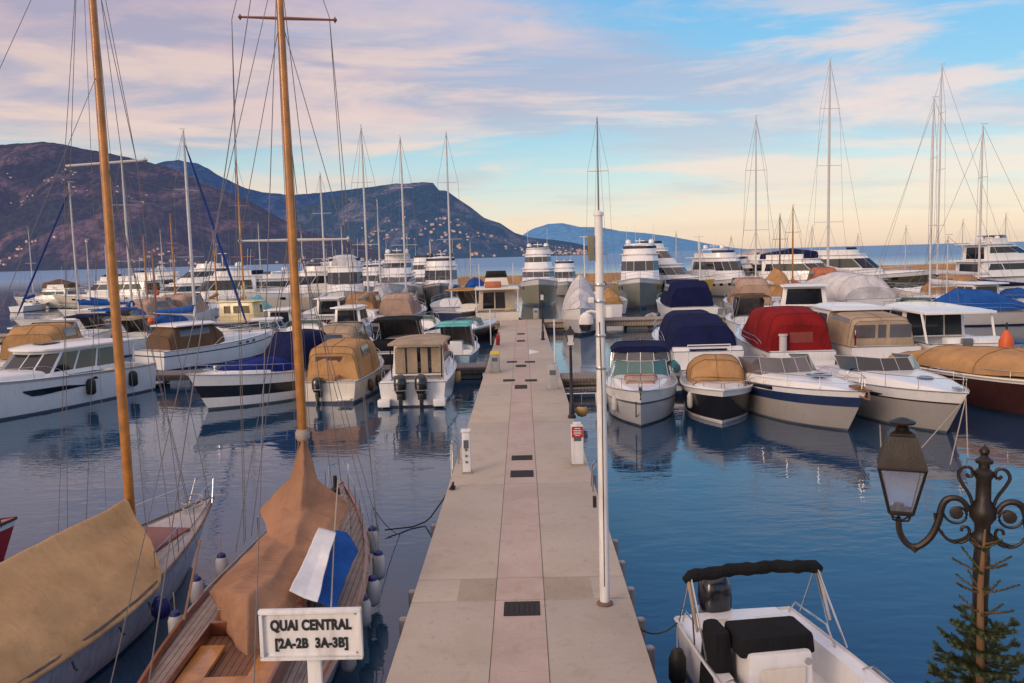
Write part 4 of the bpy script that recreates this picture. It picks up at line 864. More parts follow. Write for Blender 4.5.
for k, s_ in enumerate((.60, .80)): fender(fl(H, r, s_, -1 if k else -1, .1, .62), label='white fender on the left bow of the small cruiser with the navy bimini, %s' % ('rear one' if k == 0 else 'front one'), cap=FENDW)
line('canvas_roll', [wp(r, (-1.4, 1.25, 1.6)), wp(r, (-1.8, 1.4, 1.45)), wp(r, (-2.4, 1.45, 1.2))], .16, TURQ, 'turquoise rolled cover on the side deck of the navy bimini cruiser', 'rolled cover')
r = thing('open_boat', 'black hulled open boat with white deck and ochre cockpit cover, moored bow out', 'motor boat', place(at(722, 424), -99, 6.4, fwd=.5), R(-99))
H = Hull(6.4, 2.6, .98, rise=.30, full=2.8, rake=.08)
make_hull(r, H, [(.10, WHITE), (.14, MAROON), (.80, BLACKH), (1., WHITE)], WHITE, rimr=.045, rim=WHITE)
trunk(r, H, .52, .97, .20, WHITE, .80)
canopy(r, 'cockpit_cover', [(-2.6, 1.05, 1.0, 1.45, 3), (-1.2, 1.05, 1.0, 1.95, 3.2), (.1, 1.0, 1.02, 1.90, 3.2), (.5, .9, 1.05, 1.3, 3)], OCHC, wr=.05, seed=5)
canopy(r, 'sunbed_cover', [(.55, 1.0, 1.12, 1.3, 4), (1.3, .92, 1.15, 1.30, 4)], OCHC, wr=.04, seed=6)
rail(r, H, .50, .985, .22); m = MB(); m.lathe([(.14, 0), (.14, .03)], (2.75, 0, 1.28), 12, axis=(.5, 0, 1)); m.build('mooring_eye', STEEL, r)
fender(fl(H, r, .75, -1, .1, .62), label='slim white fender on the left bow of the black open boat', cap=FENDW)
r = thing('sports_cruiser', 'white cruiser with a blue band, wide windscreen and anchor on its bow', 'motor boat', place(at(848, 431), -77, 8.8, fwd=.95), R(-77))
H = Hull(8.8, 2.95, 1.12, rise=.30, full=2.5, rake=.11)
make_hull(r, H, [(.05, GREYH), (.60, TANH), (.84, BLUEB), (1., WHITE)], WHITE)  # shade on the lower hull is put into the tan band
trunk(r, H, .36, .97, .42, WHITE, .84)
windscreen(r, .55, 1.20, 1.42, .62, .75, 1.9, VINYL)
m = MB(); m.box((1.75, .0, 1.62), (.62, .62, .05)); m.build('hatch', pm('blue_hatch', (.05, .10, .22), rough=.1), r, bevel=.02)
patch(r, 'hull_window', H, .42, .62, [(0, .90), (1, .86)], [(0, .97), (1, .97)], GLASS, -1)
rail(r, H, .40, .98, .42, mid=True); m = MB(); m.box((3.9, 0, 1.52), (.45, .3, .08)); m.box((4.25, 0, 1.46), (.4, .34, .05)); m.tube([(4.2, 0, 1.55), (4.5, 0, 1.45), (4.55, 0, 1.2)], .035, 6); m.tube([(4.3, -.2, 1.3), (4.5, 0, 1.2), (4.3, .2, 1.3)], .03, 6); m.build('anchor', pm('rusty_brown', (.20, .10, .05), rough=.7), r)
m = MB(); m.box((-2.4, 0, 1.25), (2.6, 2.1, .4)); m.box((-1.0, .5, 1.5), (.5, .6, .6)); m.build('cockpit_seats', WHITE, r, bevel=.08)
for k, s_ in enumerate((.30, .36)): fender(fl(H, r, s_, -1, .12, .6), label='white fender on the left side of the blue banded cruiser, %s' % ('rear one' if k == 0 else 'front one'), cap=FENDW)
r = thing('sports_cruiser', 'white cruiser with a taupe lower hull and a dark raked windscreen', 'motor boat', place(at(950, 433), -84, 9.2, fwd=1.1), R(-86))
H = Hull(9.2, 3.05, 1.15, rise=.28, full=2.5, rake=.12)
make_hull(r, H, [(.05, GREYH), (.70, TANH), (.74, MAROON), (1., WHITE)], WHITE)
trunk(r, H, .34, .97, .46, WHITE, .86)
windscreen(r, .65, 1.25, 1.46, .55, .95, 2.1, GLASS)
patch(r, 'hull_window', H, .40, .70, [(0, .80), (.8, .70), (1, .78)], [(0, .90), (1, .80)], GLASS, -1)
rail(r, H, .42, .98, .40); m = MB(); m.lathe([(.26, 0), (.26, .04), (.2, .06)], (2.2, .0, 1.58), 12); m.build('hatch', pm('blue_hatch', (.05, .10, .22)), r)
m = MB(); m.box((4.1, 0, 1.52), (.4, .2, .08)); m.build('bow_roller', STEEL, r, bevel=.01)
bow = wp(r, (4.5, 0, 1.3))
for k, (px, py) in enumerate(((968, 462), (949, 470), (918, 452))): line('mooring_line', [bow, at(px, py, -.1)], .018, ROPE, 'pale mooring line from the taupe hulled cruiser down to the water, %s' % ('rightmost', 'middle', 'leftmost')[k], 'mooring line')
r = thing('launch', 'dark maroon wooden launch under a wide ochre cover at the right edge', 'motor boat', place(Vector((19.2, 26.0, 0)), -76, 10.5), R(-76))
H = Hull(10.5, 3.3, 1.15, rise=.25, full=2.5, rake=.07)
make_hull(r, H, [(.08, BLACKH), (.9, MAROON), (1., WHITE)], CREAM, rimr=.05, rim=CREAM); rail(r, H, .3, .98, .28)
canopy(r, 'boat_cover', [(-5.0, 1.35, 1.25, 1.5, 2.4), (-3, 1.6, 1.25, 1.95, 2.1), (0, 1.62, 1.3, 2.15, 2), (2.6, 1.2, 1.4, 1.8, 2), (4.0, .6, 1.5, 1.6, 2)], OCHC, wr=.06, seed=9)
# row moored stern-on beyond the right pontoon
def stern_cruiser(label, X, Y, L, B, H0, bands=WB, head=90):
    k = (Y - 4.0) / Y; X *= k; Y -= 4.0; B *= .96
    r = thing('cabin_cruiser', label, 'motor boat', (X, Y + L / 2, 0), R(head)); H = Hull(L, B, H0, rise=.4, full=2.4, rake=.08, stern=.93)
    make_hull(r, H, bands, WHITE, cockpit=(.04, .36, H0 * .55), side_in=.3); m = MB(); m.box((-L / 2 - .4, 0, .32), (.85, B * .86, .10)); m.build('swim_platform', WHITE, r, bevel=.03)
    return r, H
r, H = stern_cruiser('white cruiser under a navy cockpit canopy with the name Riba on its stern', 9.75, 44.0, 11, 3.7, 1.25)
trunk(r, H, .4, .95, .5, WHITE, .76); canopy(r, 'cockpit_canopy', [(-5.0, 1.62, 1.0, 1.5, 3.4), (-4.4, 1.66, 1.0, 2.35, 3.4), (-2.5, 1.64, 1.1, 2.8, 3.4), (-.2, 1.5, 1.3, 2.85, 3.4), (1.2, 1.3, 1.4, 2.0, 3)], NAVYC, wr=.05, seed=12)
m = MB(); m.box((-5.1, 0, 1.12), (.5, 3.3, .62)); m.build('stern_bulwark', WHITE, r, bevel=.08); m = MB(); m.box((-5.38, 0, .98), (.05, 1.75, .75)); nb = m.build('name_panel', NAVYC, r, bevel=.015)
text_mesh('Riba', .5, 'lettering', PWHITE, nb, (-5.412, 0, .98), (PI / 2, 0, -PI / 2), offset=.004)
m = MB(); m.tube([(-5.5, -1.0, .4), (-5.5, -1.0, 1.55), (-5.5, 1.0, 1.55), (-5.5, 1.0, .4)], .03, 6); m.build('gangway_rail', WHITE, r); rail(r, H, .2, .97, .6, mid=True)
fender(fl(H, r, .12, 1, .2, .75), label='dark round fender on the left quarter of the navy canopy cruiser', mat=RUB, cap=RUB, r=.26, h=.55)
r, H = stern_cruiser('white cruiser under a tall red cockpit canopy', 14.5, 43.6, 10.5, 3.45, 1.15)
trunk(r, H, .4, .95, .5, WHITE, .76); canopy(r, 'cockpit_canopy', [(-4.9, 1.5, .85, 2.35, 3.6), (-4.5, 1.56, .85, 2.9, 3.5), (-2.8, 1.56, 1.1, 3.15, 3.4), (-.4, 1.45, 1.3, 2.95, 3.4), (.5, 1.4, 1.4, 2.1, 3)], REDC, wr=.035, seed=14)
pane(r, 'canopy_window', (-4.93, .0, 1.80), 1.1, .50, pm('red_tinted_vinyl', (.25, .06, .05), rough=.3), tilt=-.12)
m = MB(); m.box((-5.1, 0, .95), (.35, 3.1, .5)); m.build('stern_bulwark', WHITE, r, bevel=.1); m = MB(); m.lathe([(.18, 0), (.18, .9), (.22, .92), (.22, 1.0), (0, 1.02)], (-5.1, .9, 1.0), 12); m.build('davit_post', GREYW, r); rail(r, H, .1, .97, .5, mid=True)
r, H = stern_cruiser('white hardtop cruiser whose stern is closed by a beige cover with clear panels', 18.75, 43.6, 11, 3.6, 1.3)
trunk(r, H, .5, .95, .5, WHITE, .76); lo = outline(-1.8, 2.6, 1.5, 1.4, 1.35); hi = outline(-1.8, 1.4, 1.38, 1., 2.75)
house(r, lo, hi, WHITE, [(6, .04, .35, .3, .9), (6, .4, .95, .3, .9), (0, .04, .35, .3, .9), (0, .4, .95, .3, .9), (3, .03, .97, .2, .88), (2, .05, .95, .2, .88), (4, .05, .95, .2, .88), (1, .05, .95, .2, .88), (5, .05, .95, .2, .88)])
canopy(r, 'cockpit_enclosure', [(-5.0, 1.55, 1.0, 2.45, 7), (-4.7, 1.6, 1.0, 2.62, 7), (-1.8, 1.6, 1.1, 2.78, 7)], BEIC, wr=.03, seed=15)
for y, w in ((-.85, 1.0), (.02, .36), (.85, 1.0)): pane(r, 'clear_panel', (-5.03, y, 1.98), w, .62, VINYL, tilt=-.05)
for s in (0, 1): arch_pane(r, 'clear_panel', [(-4.5, 1.6, 1., 2.62, 7), (-2.2, 1.6, 1., 2.76, 7)], 18 if s else 162, 42 if s else 138, VINYL)
slab(r, 'hardtop', outline(-2.6, 1.7, 1.5, 1.2, 0), 2.8, .10, WHITE, crown=.10); m = MB(); m.box((-5.3, 0, 1.0), (.3, 3.2, .16)); m.build('stern_bulwark', WHITE, r, bevel=.05); rail(r, H, .35, .97, .5)
fr = MB(); fr.tube([(-5.3, 1.4, 1.0), (-5.5, 1.45, 2.1)], .02, 5); fr.build('flag_staff', PWHITE, r); fr = MB(); fr.grid([[(-5.48 - .02 * math.sin(k * 2), 1.44 + .06 * math.sin(k * 1.5 + z), 2.08 - z * .28 - k * .05) for k in range(5)] for z in (0, 1, 2)]); fr.build('ensign', REDC, r)
r, H = stern_cruiser('white cruiser with a broad white hardtop and open dark cockpit, second from the right edge', 22.9, 43.4, 11.5, 3.9, 1.35)
lo = outline(-2.2, 2.9, 1.6, 1.5, 1.35); hi = outline(-2.2, 1.6, 1.48, 1., 2.72)
house(r, lo, hi, WHITE, [(7, .05, .35, .05, .92), (7, .37, .66, .05, .92), (7, .68, .95, .05, .92), (6, .04, .45, .25, .92), (6, .5, .95, .25, .92), (0, .04, .45, .25, .92), (0, .5, .95, .25, .92)] + [(k, .05, .95, .2, .88) for k in (1, 2, 3, 4, 5)])
slab(r, 'hardtop', outline(-4.9, .9, 1.68, 1.1, 0), 2.70, .13, WHITE, crown=.12, tilt=.01)
m = MB()
for s in (-1, 1): m.tube([(-5.0, s * 1.6, 1.2), (-4.4, s * 1.65, 2.8)], .06, 6)
m.build('roof_support', WHITE, r); m = MB(); m.box((-5.2, -.4, 1.15), (.7, 2.6, .95)); m.build('transom_locker', WHITE, r, bevel=.12); m = MB(); m.box((-5.65, .1, 1.25), (.25, .5, .7)); m.build('outboard_bracket', GREYH, r, bevel=.05); rail(r, H, .35, .97, .5)
p = atd(1006, 352, 44.5); t = thing('rescue_buoy', 'orange red rescue buoy on a post by the right pontoon', 'rescue buoy', (atd(1006, 352, 37).x, 37.0, .62)); m = MB(); m.lathe([(.16, .2), (.3, .5), (.3, 1.1), (.18, 1.4), (.03, 1.6)], n=10); m.build('buoy_body', ORANGE, t); m = MB(); m.lathe([(.04, 0), (.04, 1.9)], n=8); m.build('post', RUB, t)
small_cruiser('white cruiser with a turquoise bimini at the far right behind the hardtop cruiser', Vector((34.5, 53, 0)), -120, 9, 3.2, 1.2, 'bow', WB, 'bimini', 2.7, cap=TURQ)
# round beige fender between pier and first cruiser
p = at(582, 418, .2); fender(Vector((p.x, p.y, .45)), label='round beige buoy fender beside the pier at the tall lamp post', mat=pm('ochre_fender', (.5, .3, .1)), cap=RUB, r=.2, h=.34)
p = at(600, 405, .3); fender(Vector((p.x, p.y, .5)), label='white fender floating by the pier behind the white pole', cap=FENDW, r=.17, h=.6)
# short gangway / steps between the pontoon and the pier on the right
t = thing('mooring_finger', 'narrow steel mooring finger off the right side of the pier', 'mooring finger', (3.0, 34.6, 0)); m = MB(); m.box((0, 0, .45), (2.4, .35, .1)); m.build('walkway', PONT, t); m = MB()
for y in (-.18, .18): m.tube([(-1.3, y, .3), (1.3, y, .3)], .04, 6)
for x in (-1.1, -.4, .4, 1.1): m.tube([(x, -.18, .3), (x, .18, .3)], .03, 6)
m.build('frame', STEEL, t)
# ------------------------------------------------------------------ sailing yachts
def sailboat(label, px, top, Y, head, L, B=None, mast=ALUW, hullb=WB, cover=BLUEC, boom=True, hood=None, furl=None, sp=2, thick=.09, wood=False, aft=True):
    q = atd(px, top, Y); hd = Vector((math.cos(R(head)), math.sin(R(head)), 0)); B = B or L * .31
    r = thing('sailing_yacht', label, 'sailing boat', (q.x - hd.x * L * .06, Y - hd.y * L * .06, 0), R(head)); H = Hull(L, B, L * .095, rise=.28, stern=.78, full=1.9, rake=.10, wl=.82)
    make_hull(r, H, hullb, TEAK if wood else WHITE, rimr=.03)
    trunk(r, H, .34, .78, L * .045, MAHO if wood else WHITE, .55, 'coachroof')
    for s in (-1, 1):
        m = MB(); b = H.hb(.5) * .55 * 1.01; m.box((0, s * b, H.zs(.5) + L * .012), (L * .16, .03, L * .012)); m.build('window', GLASS, r)
    hm = q.z; mx = L * .06; zb = H.zs(.55)
    m = MB(); m.tube([(mx, 0, zb), (mx, 0, zb + (hm - zb) * .6), (mx, 0, hm)], [thick, thick, thick * .6], 8); m.box((mx - .1, 0, hm + .1), (.5, .04, .05)); mo = m.build('mast', mast, r)
    rg = MB(); e = .013; tops = []
    for k in range(sp):
        z = zb + (hm - zb) * ((k + 1) / (sp + 1) + .04); w = B * (.30 - .05 * k); m = MB(); m.tube([(mx - .1, -w, z), (mx, 0, z), (mx - .1, w, z)], .025, 5); m.build('spreader', mast, mo); tops.append((z, w))
    for s in (-1, 1):
        rg.tube([(mx - .3, s * B * .46, zb)] + [(mx - .1, s * w, z) for z, w in tops] + [(mx, 0, hm - .1)], e, 4); rg.tube([(mx + .3, s * B * .46, zb), (mx, 0, tops[0][0])], e, 4)
    rg.tube([(L * .49, 0, H.zs(.98)), (mx, 0, hm * .96)], e, 4); rg.tube([(-L * .49, 0, H.zs(0)), (mx, 0, hm)], e, 4); rg.build('rigging', WIRE, r)
    if furl: f = MB(); a = Vector((L * .475, 0, H.zs(.98) + .4)); b = Vector((mx + .15, 0, hm * .93)); f.tube([a, a.lerp(b, .1), a.lerp(b, .9), b], [.05, .09, .07, .03], 8); f.build('furled_sail', furl, r)
    if boom:
        zz = zb + L * .09; bl = L * .36; m = MB(); m.tube([(mx, 0, zz), (mx - bl, 0, zz + .1)], .06, 6); bo = m.build('boom', mast, r)
        if cover: m = MB(); m.tube([(mx + .05, 0, zz + .75), (mx - .1, 0, zz + .45), (mx - bl * .4, 0, zz + .30), (mx - bl * .97, 0, zz + .18)], [.07, .26, .22, .10], 8); m.jitter(.05, 1.7); m.build('sail_cover', cover, bo)
    if hood: canopy(r, 'spray_hood', [(-L * .20, B * .34, zb + .2, zb + L * .085, 3), (-L * .13, B * .34, zb + .25, zb + L * .08, 3), (-L * .07, B * .3, zb + .3, zb + .45, 3)], hood)
    rail(r, H, .02, .985, .6, 'guard_rail', r=.012, mid=True)
    return r
S = sailboat
S('white sailing yacht with a tall mast at the far left, blue furled sail forward', 69, 183, 78, 205, 12, furl=FURL, cover=BLUEC)
S('sailing yacht behind the foreground golden mast with a bright blue boom cover', 121, 155, 70, -60, 12.5, cover=BLUEC, hood=BLUEC)
S('small yacht with a short gold mast left of the blue furled sail', 170, 215, 92, 250, 10, mast=VARN, cover=MARC)
S('sailing yacht with a thick blue furled foresail and a blue boom cover', 183, 130, 60, -30, 12.5, furl=FURL, cover=BLUEC, hood=BLUEC, thick=.11)
S('sailing yacht with a golden wooden mast near the yellow wheelhouse boat', 236, 160, 80, 100, 12, mast=VARN, cover=TANC)
S('white sailing yacht with a bare mast just right of the tall golden mast', 320, 173, 84, 95, 12, cover=WHTC)
S('white sailing yacht with the left one of the paired masts at the centre left', 361, 127, 74, 88, 13, cover=BEIC)
S('slim sailing yacht with its mast close beside the taller one, pinkish cover', 377, 200, 92, 85, 10, cover=PINKC)
S('sailing yacht whose mast crosses the flat topped headland to the left', 400, 137, 80, 92, 13, cover=GREYC)
S('sailing yacht whose mast stands right against the cliff of the headland', 446, 132, 88, 93, 13.5, cover=WHTC)
S('sailing yacht whose dark topmast rises behind the white pole', 597, 118, 90, 92, 14, mast=pm('dark_mast', (.16, .14, .15), rough=.5), cover=NAVYC)
S('sailing yacht with a tall mast over the far yachts to the right of the pier', 756, 117, 84, 94, 13.5, cover=WHTC)
S('largest sailing yacht, with the highest mast on the right', 830, 60, 92, 95, 17, thick=.14, cover=WHTC, sp=3)
S('wooden yacht with two short brown masts, lower mast', 780, 215, 88, 92, 10, mast=MAHO, cover=TERC, hullb=MRB, wood=True)
S('wooden yacht with a short golden brown mast beside an identical shorter one', 793, 206, 90, 92, 10.5, mast=VARN, cover=TERC, wood=True)
S('sailing yacht with the shorter of the close pair of masts at the right', 934, 98, 74, 170, 12, cover=WHTC)
S('sailing yacht with the taller of the close pair of masts at the right', 942, 65, 86, 175, 14, cover=WHTC, sp=3)
S('sailing yacht with a blue boom cover below the rightmost mast', 983, 125, 70, 172, 12, cover=NAVYC, hood=BLUEC)
S('small yacht whose short mast is the second from the left edge', 105, 246, 98, 200, 9, cover=WHTC, sp=1)
S('small yacht whose short mast stands before the distant shore, left', 86, 240, 102, 190, 8.5, cover=BLUEC, sp=1)
S('small yacht whose low pale mast leans over the sea left of the breakwater end', 143, 236, 90, 210, 9, cover=MARC, sp=1, mast=VARN)
S('small yacht with a maroon sail cover in front of the pink motor yacht', 152, 250, 66, -65, 8.5, cover=MARC, sp=1, mast=MAHO)
S('small yacht with a golden mast over the breakwater end', 213, 232, 100, 95, 10, cover=TANC, sp=1, mast=VARN)
S('small yacht with a thin mast right behind the white covered cruiser', 700, 245, 80, 92, 8, cover=WHTC, sp=1)
S('small yacht with a short mast between the flybridge yachts and the covered boats', 880, 262, 82, 92, 8, cover=WHTC, sp=1)
for px, tp, Y, ph in ((28, 228, 122, 'left of the whole row of yachts'), (128, 238, 112, 'between the gold mast and the white one'), (160, 230, 118, 'left of the small gold mast'), (258, 224, 114, 'right of the yellow wheelhouse boat'), (301, 232, 116, 'just right of the tall golden mast'), (341, 226, 122, 'in front of the boxy yacht'), (430, 238, 120, 'beside the yacht with black domes'), (470, 242, 124, 'over the blue covered boat'), (652, 238, 120, 'behind the greenish grey hulled yacht'), (676, 232, 123, 'left of the gold hulled yacht'), (731, 236, 118, 'right of the gold hulled yacht'), (812, 226, 120, 'left of the highest mast'), (858, 234, 124, 'right of the highest mast'), (906, 226, 120, 'left of the close pair of masts'), (963, 220, 112, 'just left of the rightmost tall mast'), (1006, 214, 104, 'nearest the right edge')):
    S('far off yacht with a short thin mast ' + ph, px, tp, Y, 92 + (px % 7) * 3, 8.5, cover=(WHTC, BLUEC, TANC)[px % 3], sp=1, thick=.07)
r = S('low white yacht under a long bright blue cover at the right', 948, 236, 63, 178, 10.5, cover=None, sp=1, boom=False, thick=.05, hullb=[(.1, NAVYH), (1, GREYW)])
canopy(r, 'deck_cover', [(-4.6, 1.2, 1.15, 1.6, 2), (-2.5, 1.4, 1.1, 2.5, 1.7), (0, 1.4, 1.1, 2.7, 1.6), (1.6, 1.0, 1.15, 1.8, 1.7)], BLUEC, wr=.05)
# ------------------------------------------------------------------ motor yachts
def yacht(label, P, head, L, B, H0, top, hullm=None, band=None, tiers=2, hard=True, dome=WHITE, rake=.09, end='bow', glass=GLASS, upper=WHITE, seats=False, cover=None, arch=True, lower=None):
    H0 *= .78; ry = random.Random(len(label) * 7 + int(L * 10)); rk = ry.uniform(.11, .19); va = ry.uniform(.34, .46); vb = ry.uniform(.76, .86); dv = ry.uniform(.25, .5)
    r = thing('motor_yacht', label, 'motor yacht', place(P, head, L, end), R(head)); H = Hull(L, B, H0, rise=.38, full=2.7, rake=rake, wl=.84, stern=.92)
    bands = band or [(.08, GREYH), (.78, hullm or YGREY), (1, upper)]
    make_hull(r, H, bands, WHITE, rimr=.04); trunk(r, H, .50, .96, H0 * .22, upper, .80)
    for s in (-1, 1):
        for k in range(3): patch(r, 'porthole', H, .52 + .10 * k, .56 + .10 * k, [(0, .66), (1, .66)], [(0, .80), (1, .80)], glass, s, .015, 2)
    zt = top; hh = (zt - H0 * 1.1 - (1.0 if hard else .5)) / (tiers + .15); z = H0 * 1.08
    x0, x1, w = -L * .36, L * .20, B * .42
    for k in range(tiers):
        dx = L * rk; lo = outline(x0, x1, w, L * .12, z); hi = outline(x0, x1 - dx, w * .93, L * .10, z + hh)
        house(r, lo, hi, upper, [(q, .02, .98, va, vb) for q in (1, 2, 3, 4, 5)] + [(0, .06, dv, va + .04, vb, -.05), (0, dv + .015, .99, va + .04, vb, .0), (6, .01, .98 - dv, va + .04, vb, .0), (6, 1 - dv, .94, va + .04, vb, .05)] + [(7, .15, .85, .08, .84)], name=('saloon', 'wheelhouse', 'upper_cabin')[k], glass=glass, bevel=.09)
        slab(r, 'deck_overhang', outline(x0 - L * ry.uniform(.03, .09), x1 - dx + .1, w * 1.02, L * .10, 0), z + hh, .14, upper, bevel=.04)
        z += hh + .14; x0 += L * .03; x1 -= dx + L * .035; w *= .86
    # flybridge
    lo = outline(x0, x1, w, L * .07, z - .02); hi = outline(x0, x1 - .2, w * 1.02, L * .07, z + .55); n = 8; m = MB()
    for k in range(7): m.quad(lo[k], lo[(k + 1) % n], hi[(k + 1) % n], hi[k])
    m.build('flybridge_coaming', upper, r)
    m = MB(); e = [p + Vector((-.15, 0, .32)) for p in hi]
    for k in range(1, 6): m.quad(hi[k], hi[k + 1], e[k + 1], e[k])
    m.build('flybridge_screen', glass, r)
    if arch:
        m = MB(); xa = lerp(x0, x1, .35)
        for s in (-1, 1): m.tube([(xa - .7, s * w * .98, z), (xa, s * w * .9, zt - .35)], .09, 6)
        m.tube([(xa, -w * .9, zt - .35), (xa + .1, 0, zt - .25), (xa, w * .9, zt - .35)], .10, 6); m.build('radar_arch', upper, r)
        if hard: slab(r, 'hardtop', outline(xa - L * .06, xa + L * .1, w * .95, L * .05, 0), zt - .42, .12, upper)
        for s in (-1, 1):
            m = MB(); m.lathe([(.10, 0), (.30, .12), (.33, .32), (.24, .52), (0, .62)], (xa, s * w * .72, zt - .3), 12); m.build('radar_dome', dome, r)
        m = MB(); m.box((xa, 0, zt + .12), (.14, 1.1, .09)); m.lathe([(.05, -.4), (.05, .6)], (xa - .05, 0, zt - .2), 6); m.build('radar_scanner', WHITE, r)
    for s in (-1, 1): m = MB(); m.tube([(x0 + .6, s * w * .8, z), (x0 + .3, s * w * .85, z + 3.2)], .018, 4); m.build('antenna', PWHITE, r)
    rail(r, H, .35, .985, .75, mid=True, r=.022)
    if seats: m = MB(); m.box((x0 - .5, 0, z + .3), (1.2, w * 1.3, .5)); m.build('seats', NAVYC, r, bevel=.1)
    if cover: canopy(r, 'flybridge_cover', [(x0 - L * .05, w * .95, z, z + .7, 3), (lerp(x0, x1, .5), w, z, z + 1.3, 3), (x1 + .2, w * .8, z, z + .9, 3)], cover, wr=.06)
    return r
def PX(px, Y): p = atd(px, 300, Y); return Vector((p.x, Y, 0))
Y_ = yacht
Y_('open sports yacht at the far left edge with dark covered seats', PX(14, 128), 172, 11.5, 3.9, 1.7, 3.6, CREAM, tiers=1, hard=False, arch=False, cover=BRNC)
Y_('long low cream sports yacht in front of the bay, third from the left', PX(52, 125), 168, 20, 5, 2.0, 5.2, tiers=1, hard=True, arch=False, band=[(.1, GREYH), (.5, YGREY), (1, CREAM)])
Y_('cream flybridge yacht behind the foreground golden mast', PX(112, 110), 196, 17, 5, 2.1, 6.0, CREAM, tiers=2, hard=False)
Y_('white yacht with dark cabin windows behind the maroon sail cover', PX(150, 104), 190, 15, 4.6, 2.0, 5.8, tiers=1, hard=True, seats=True)
Y_('white flybridge yacht with a dark hardtop mast left of the tall golden mast', PX(240, 100), 214, 17, 5.0, 2.4, 6.1, CREAM, tiers=1, seats=True)
Y_('grey white yacht mostly hidden behind the tall golden mast', PX(309, 98), -93, 16, 4.6, 2.2, 5.6, tiers=1)
Y_('boxy white yacht with an olive striped side left of the big three decked yacht', PX(344, 92), -80, 15, 5.0, 2.5, 6.2, YGREY, tiers=1, cover=WHTC, hard=False, arch=False)
Y_('big pale three decked yacht directly left of the dark grey hulled one', PX(389, 92), -86, 18, 5.0, 3.1, 6.9, CREAM, tiers=2)
Y_('dark grey hulled yacht with two black radar domes', PX(440, 96), -86, 17, 4.8, 2.9, 6.3, GREYH, band=[(.1, BLACKH), (.92, GREYH), (1, GREYW)], tiers=1, dome=BLACKH)
Y_('tall white three decked yacht straight beyond the end of the pier', PX(539, 98), -91, 18, 4.9, 3.0, 7.2, OLIVE, band=[(.1, GREYH), (.8, pm('olive_grey_gelcoat', (.27, .26, .18), rough=.35)), (1, WHITE)], tiers=2)
Y_('large white flybridge yacht with a greenish grey hull just right of the white pole', PX(640, 88), -98, 19, 5.2, 3.1, 7.2, GREYW, band=[(.1, GREYH), (.86, pm('greenish_grey_gelcoat', (.22, .23, .20), rough=.35)), (1, WHITE)], tiers=1)
Y_('white raised pilothouse yacht with a gold toned hull behind the navy canopy cruiser', PX(716, 96), -68, 20, 5.4, 2.9, 7.0, OLIVE, band=[(.1, GREYH), (.88, OLIVE), (1, WHITE)], tiers=2, hard=False, arch=False, seats=True)
Y_('white flybridge yacht partly behind the gold hulled one', PX(762, 104), -72, 16, 4.8, 2.4, 6.4, YGREY, tiers=1)
Y_('low white sports yacht with blue windows left of the two brown masts', PX(785, 108), -60, 15, 4.4, 2.0, 4.9, tiers=1, hard=False, arch=False)
Y_('white motor yacht under a pale grey cover behind the two brown masts', PX(806, 112), -66, 15, 4.6, 2.2, 5.4, tiers=1, hard=False, arch=False, cover=GREYC)
Y_('white motor yacht at the foot of the highest mast', PX(838, 106), -55, 16, 4.8, 2.3, 5.4, tiers=1, hard=False, arch=False)
Y_('white motor yacht with a navy tarpaulin over its flybridge', PX(885, 104), -35, 17, 4.8, 2.3, 5.4, tiers=1, hard=False, arch=False, cover=NAVYC)
Y_('long yacht with a dark hull and dark windows before the breakwater', PX(938, 108), -22, 19, 5.2, 2.6, 5.8, GREYH, tiers=1, hard=False, arch=False, seats=True, band=[(.1, BLACKH), (.8, pm('dark_olive_gelcoat', (.09, .08, .045), rough=.4)), (1, WHITE)])
Y_('huge mauve white flybridge yacht at the right edge with swept windows', PX(944, 92), 10, 21, 5.6, 2.8, 6.4, WHITE, band=[(.08, GREYH), (1, WHITE)], tiers=2, hard=False, arch=True, end='stern')
Y_('small distant motor yacht crossing the bay on the left', PX(188, 210), 185, 13, 4, 1.8, 4.5, tiers=1, hard=False)
Y_('white yacht seen end on between the boxy yacht and the three decked one', PX(366, 112), -88, 15, 4.4, 2.3, 5.6, tiers=1)
Y_('white flybridge yacht right of the boxy one, close to the breakwater', PX(415, 118), -90, 15, 4.4, 2.3, 6.0, tiers=2, hard=False, arch=False)
Y_('slim white yacht left of the boxy yacht with its bow to the viewer', PX(327, 110), -90, 15, 4.2, 2.2, 5.6, tiers=1)
Y_('small white yacht at the breakwater between the pier end and the white pole', PX(568, 120), -90, 13, 3.8, 2.0, 4.8, tiers=1, hard=False)
Y_('small white yacht immediately right of the dark hull window yacht', PX(675, 118), -85, 14, 4.2, 2.2, 5.6, tiers=1)
Y_('long white yacht low behind the highest mast near the open sea', PX(862, 124), -30, 17, 4.6, 2.1, 5.0, tiers=1, hard=False, arch=False)
Y_('white yacht at the breakwater between the close pair of masts and the huge yacht', PX(912, 122), -40, 16, 4.5, 2.1, 5.2, tiers=1)
Y_('cream yacht with its side to the viewer behind the small gold mast', PX(205, 116), 200, 15, 4.4, 2.0, 5.0, CREAM, tiers=1)
Y_('white yacht half hidden by the left golden mast far out in the harbour', PX(85, 135), 190, 17, 4.6, 2.2, 5.6, tiers=1)
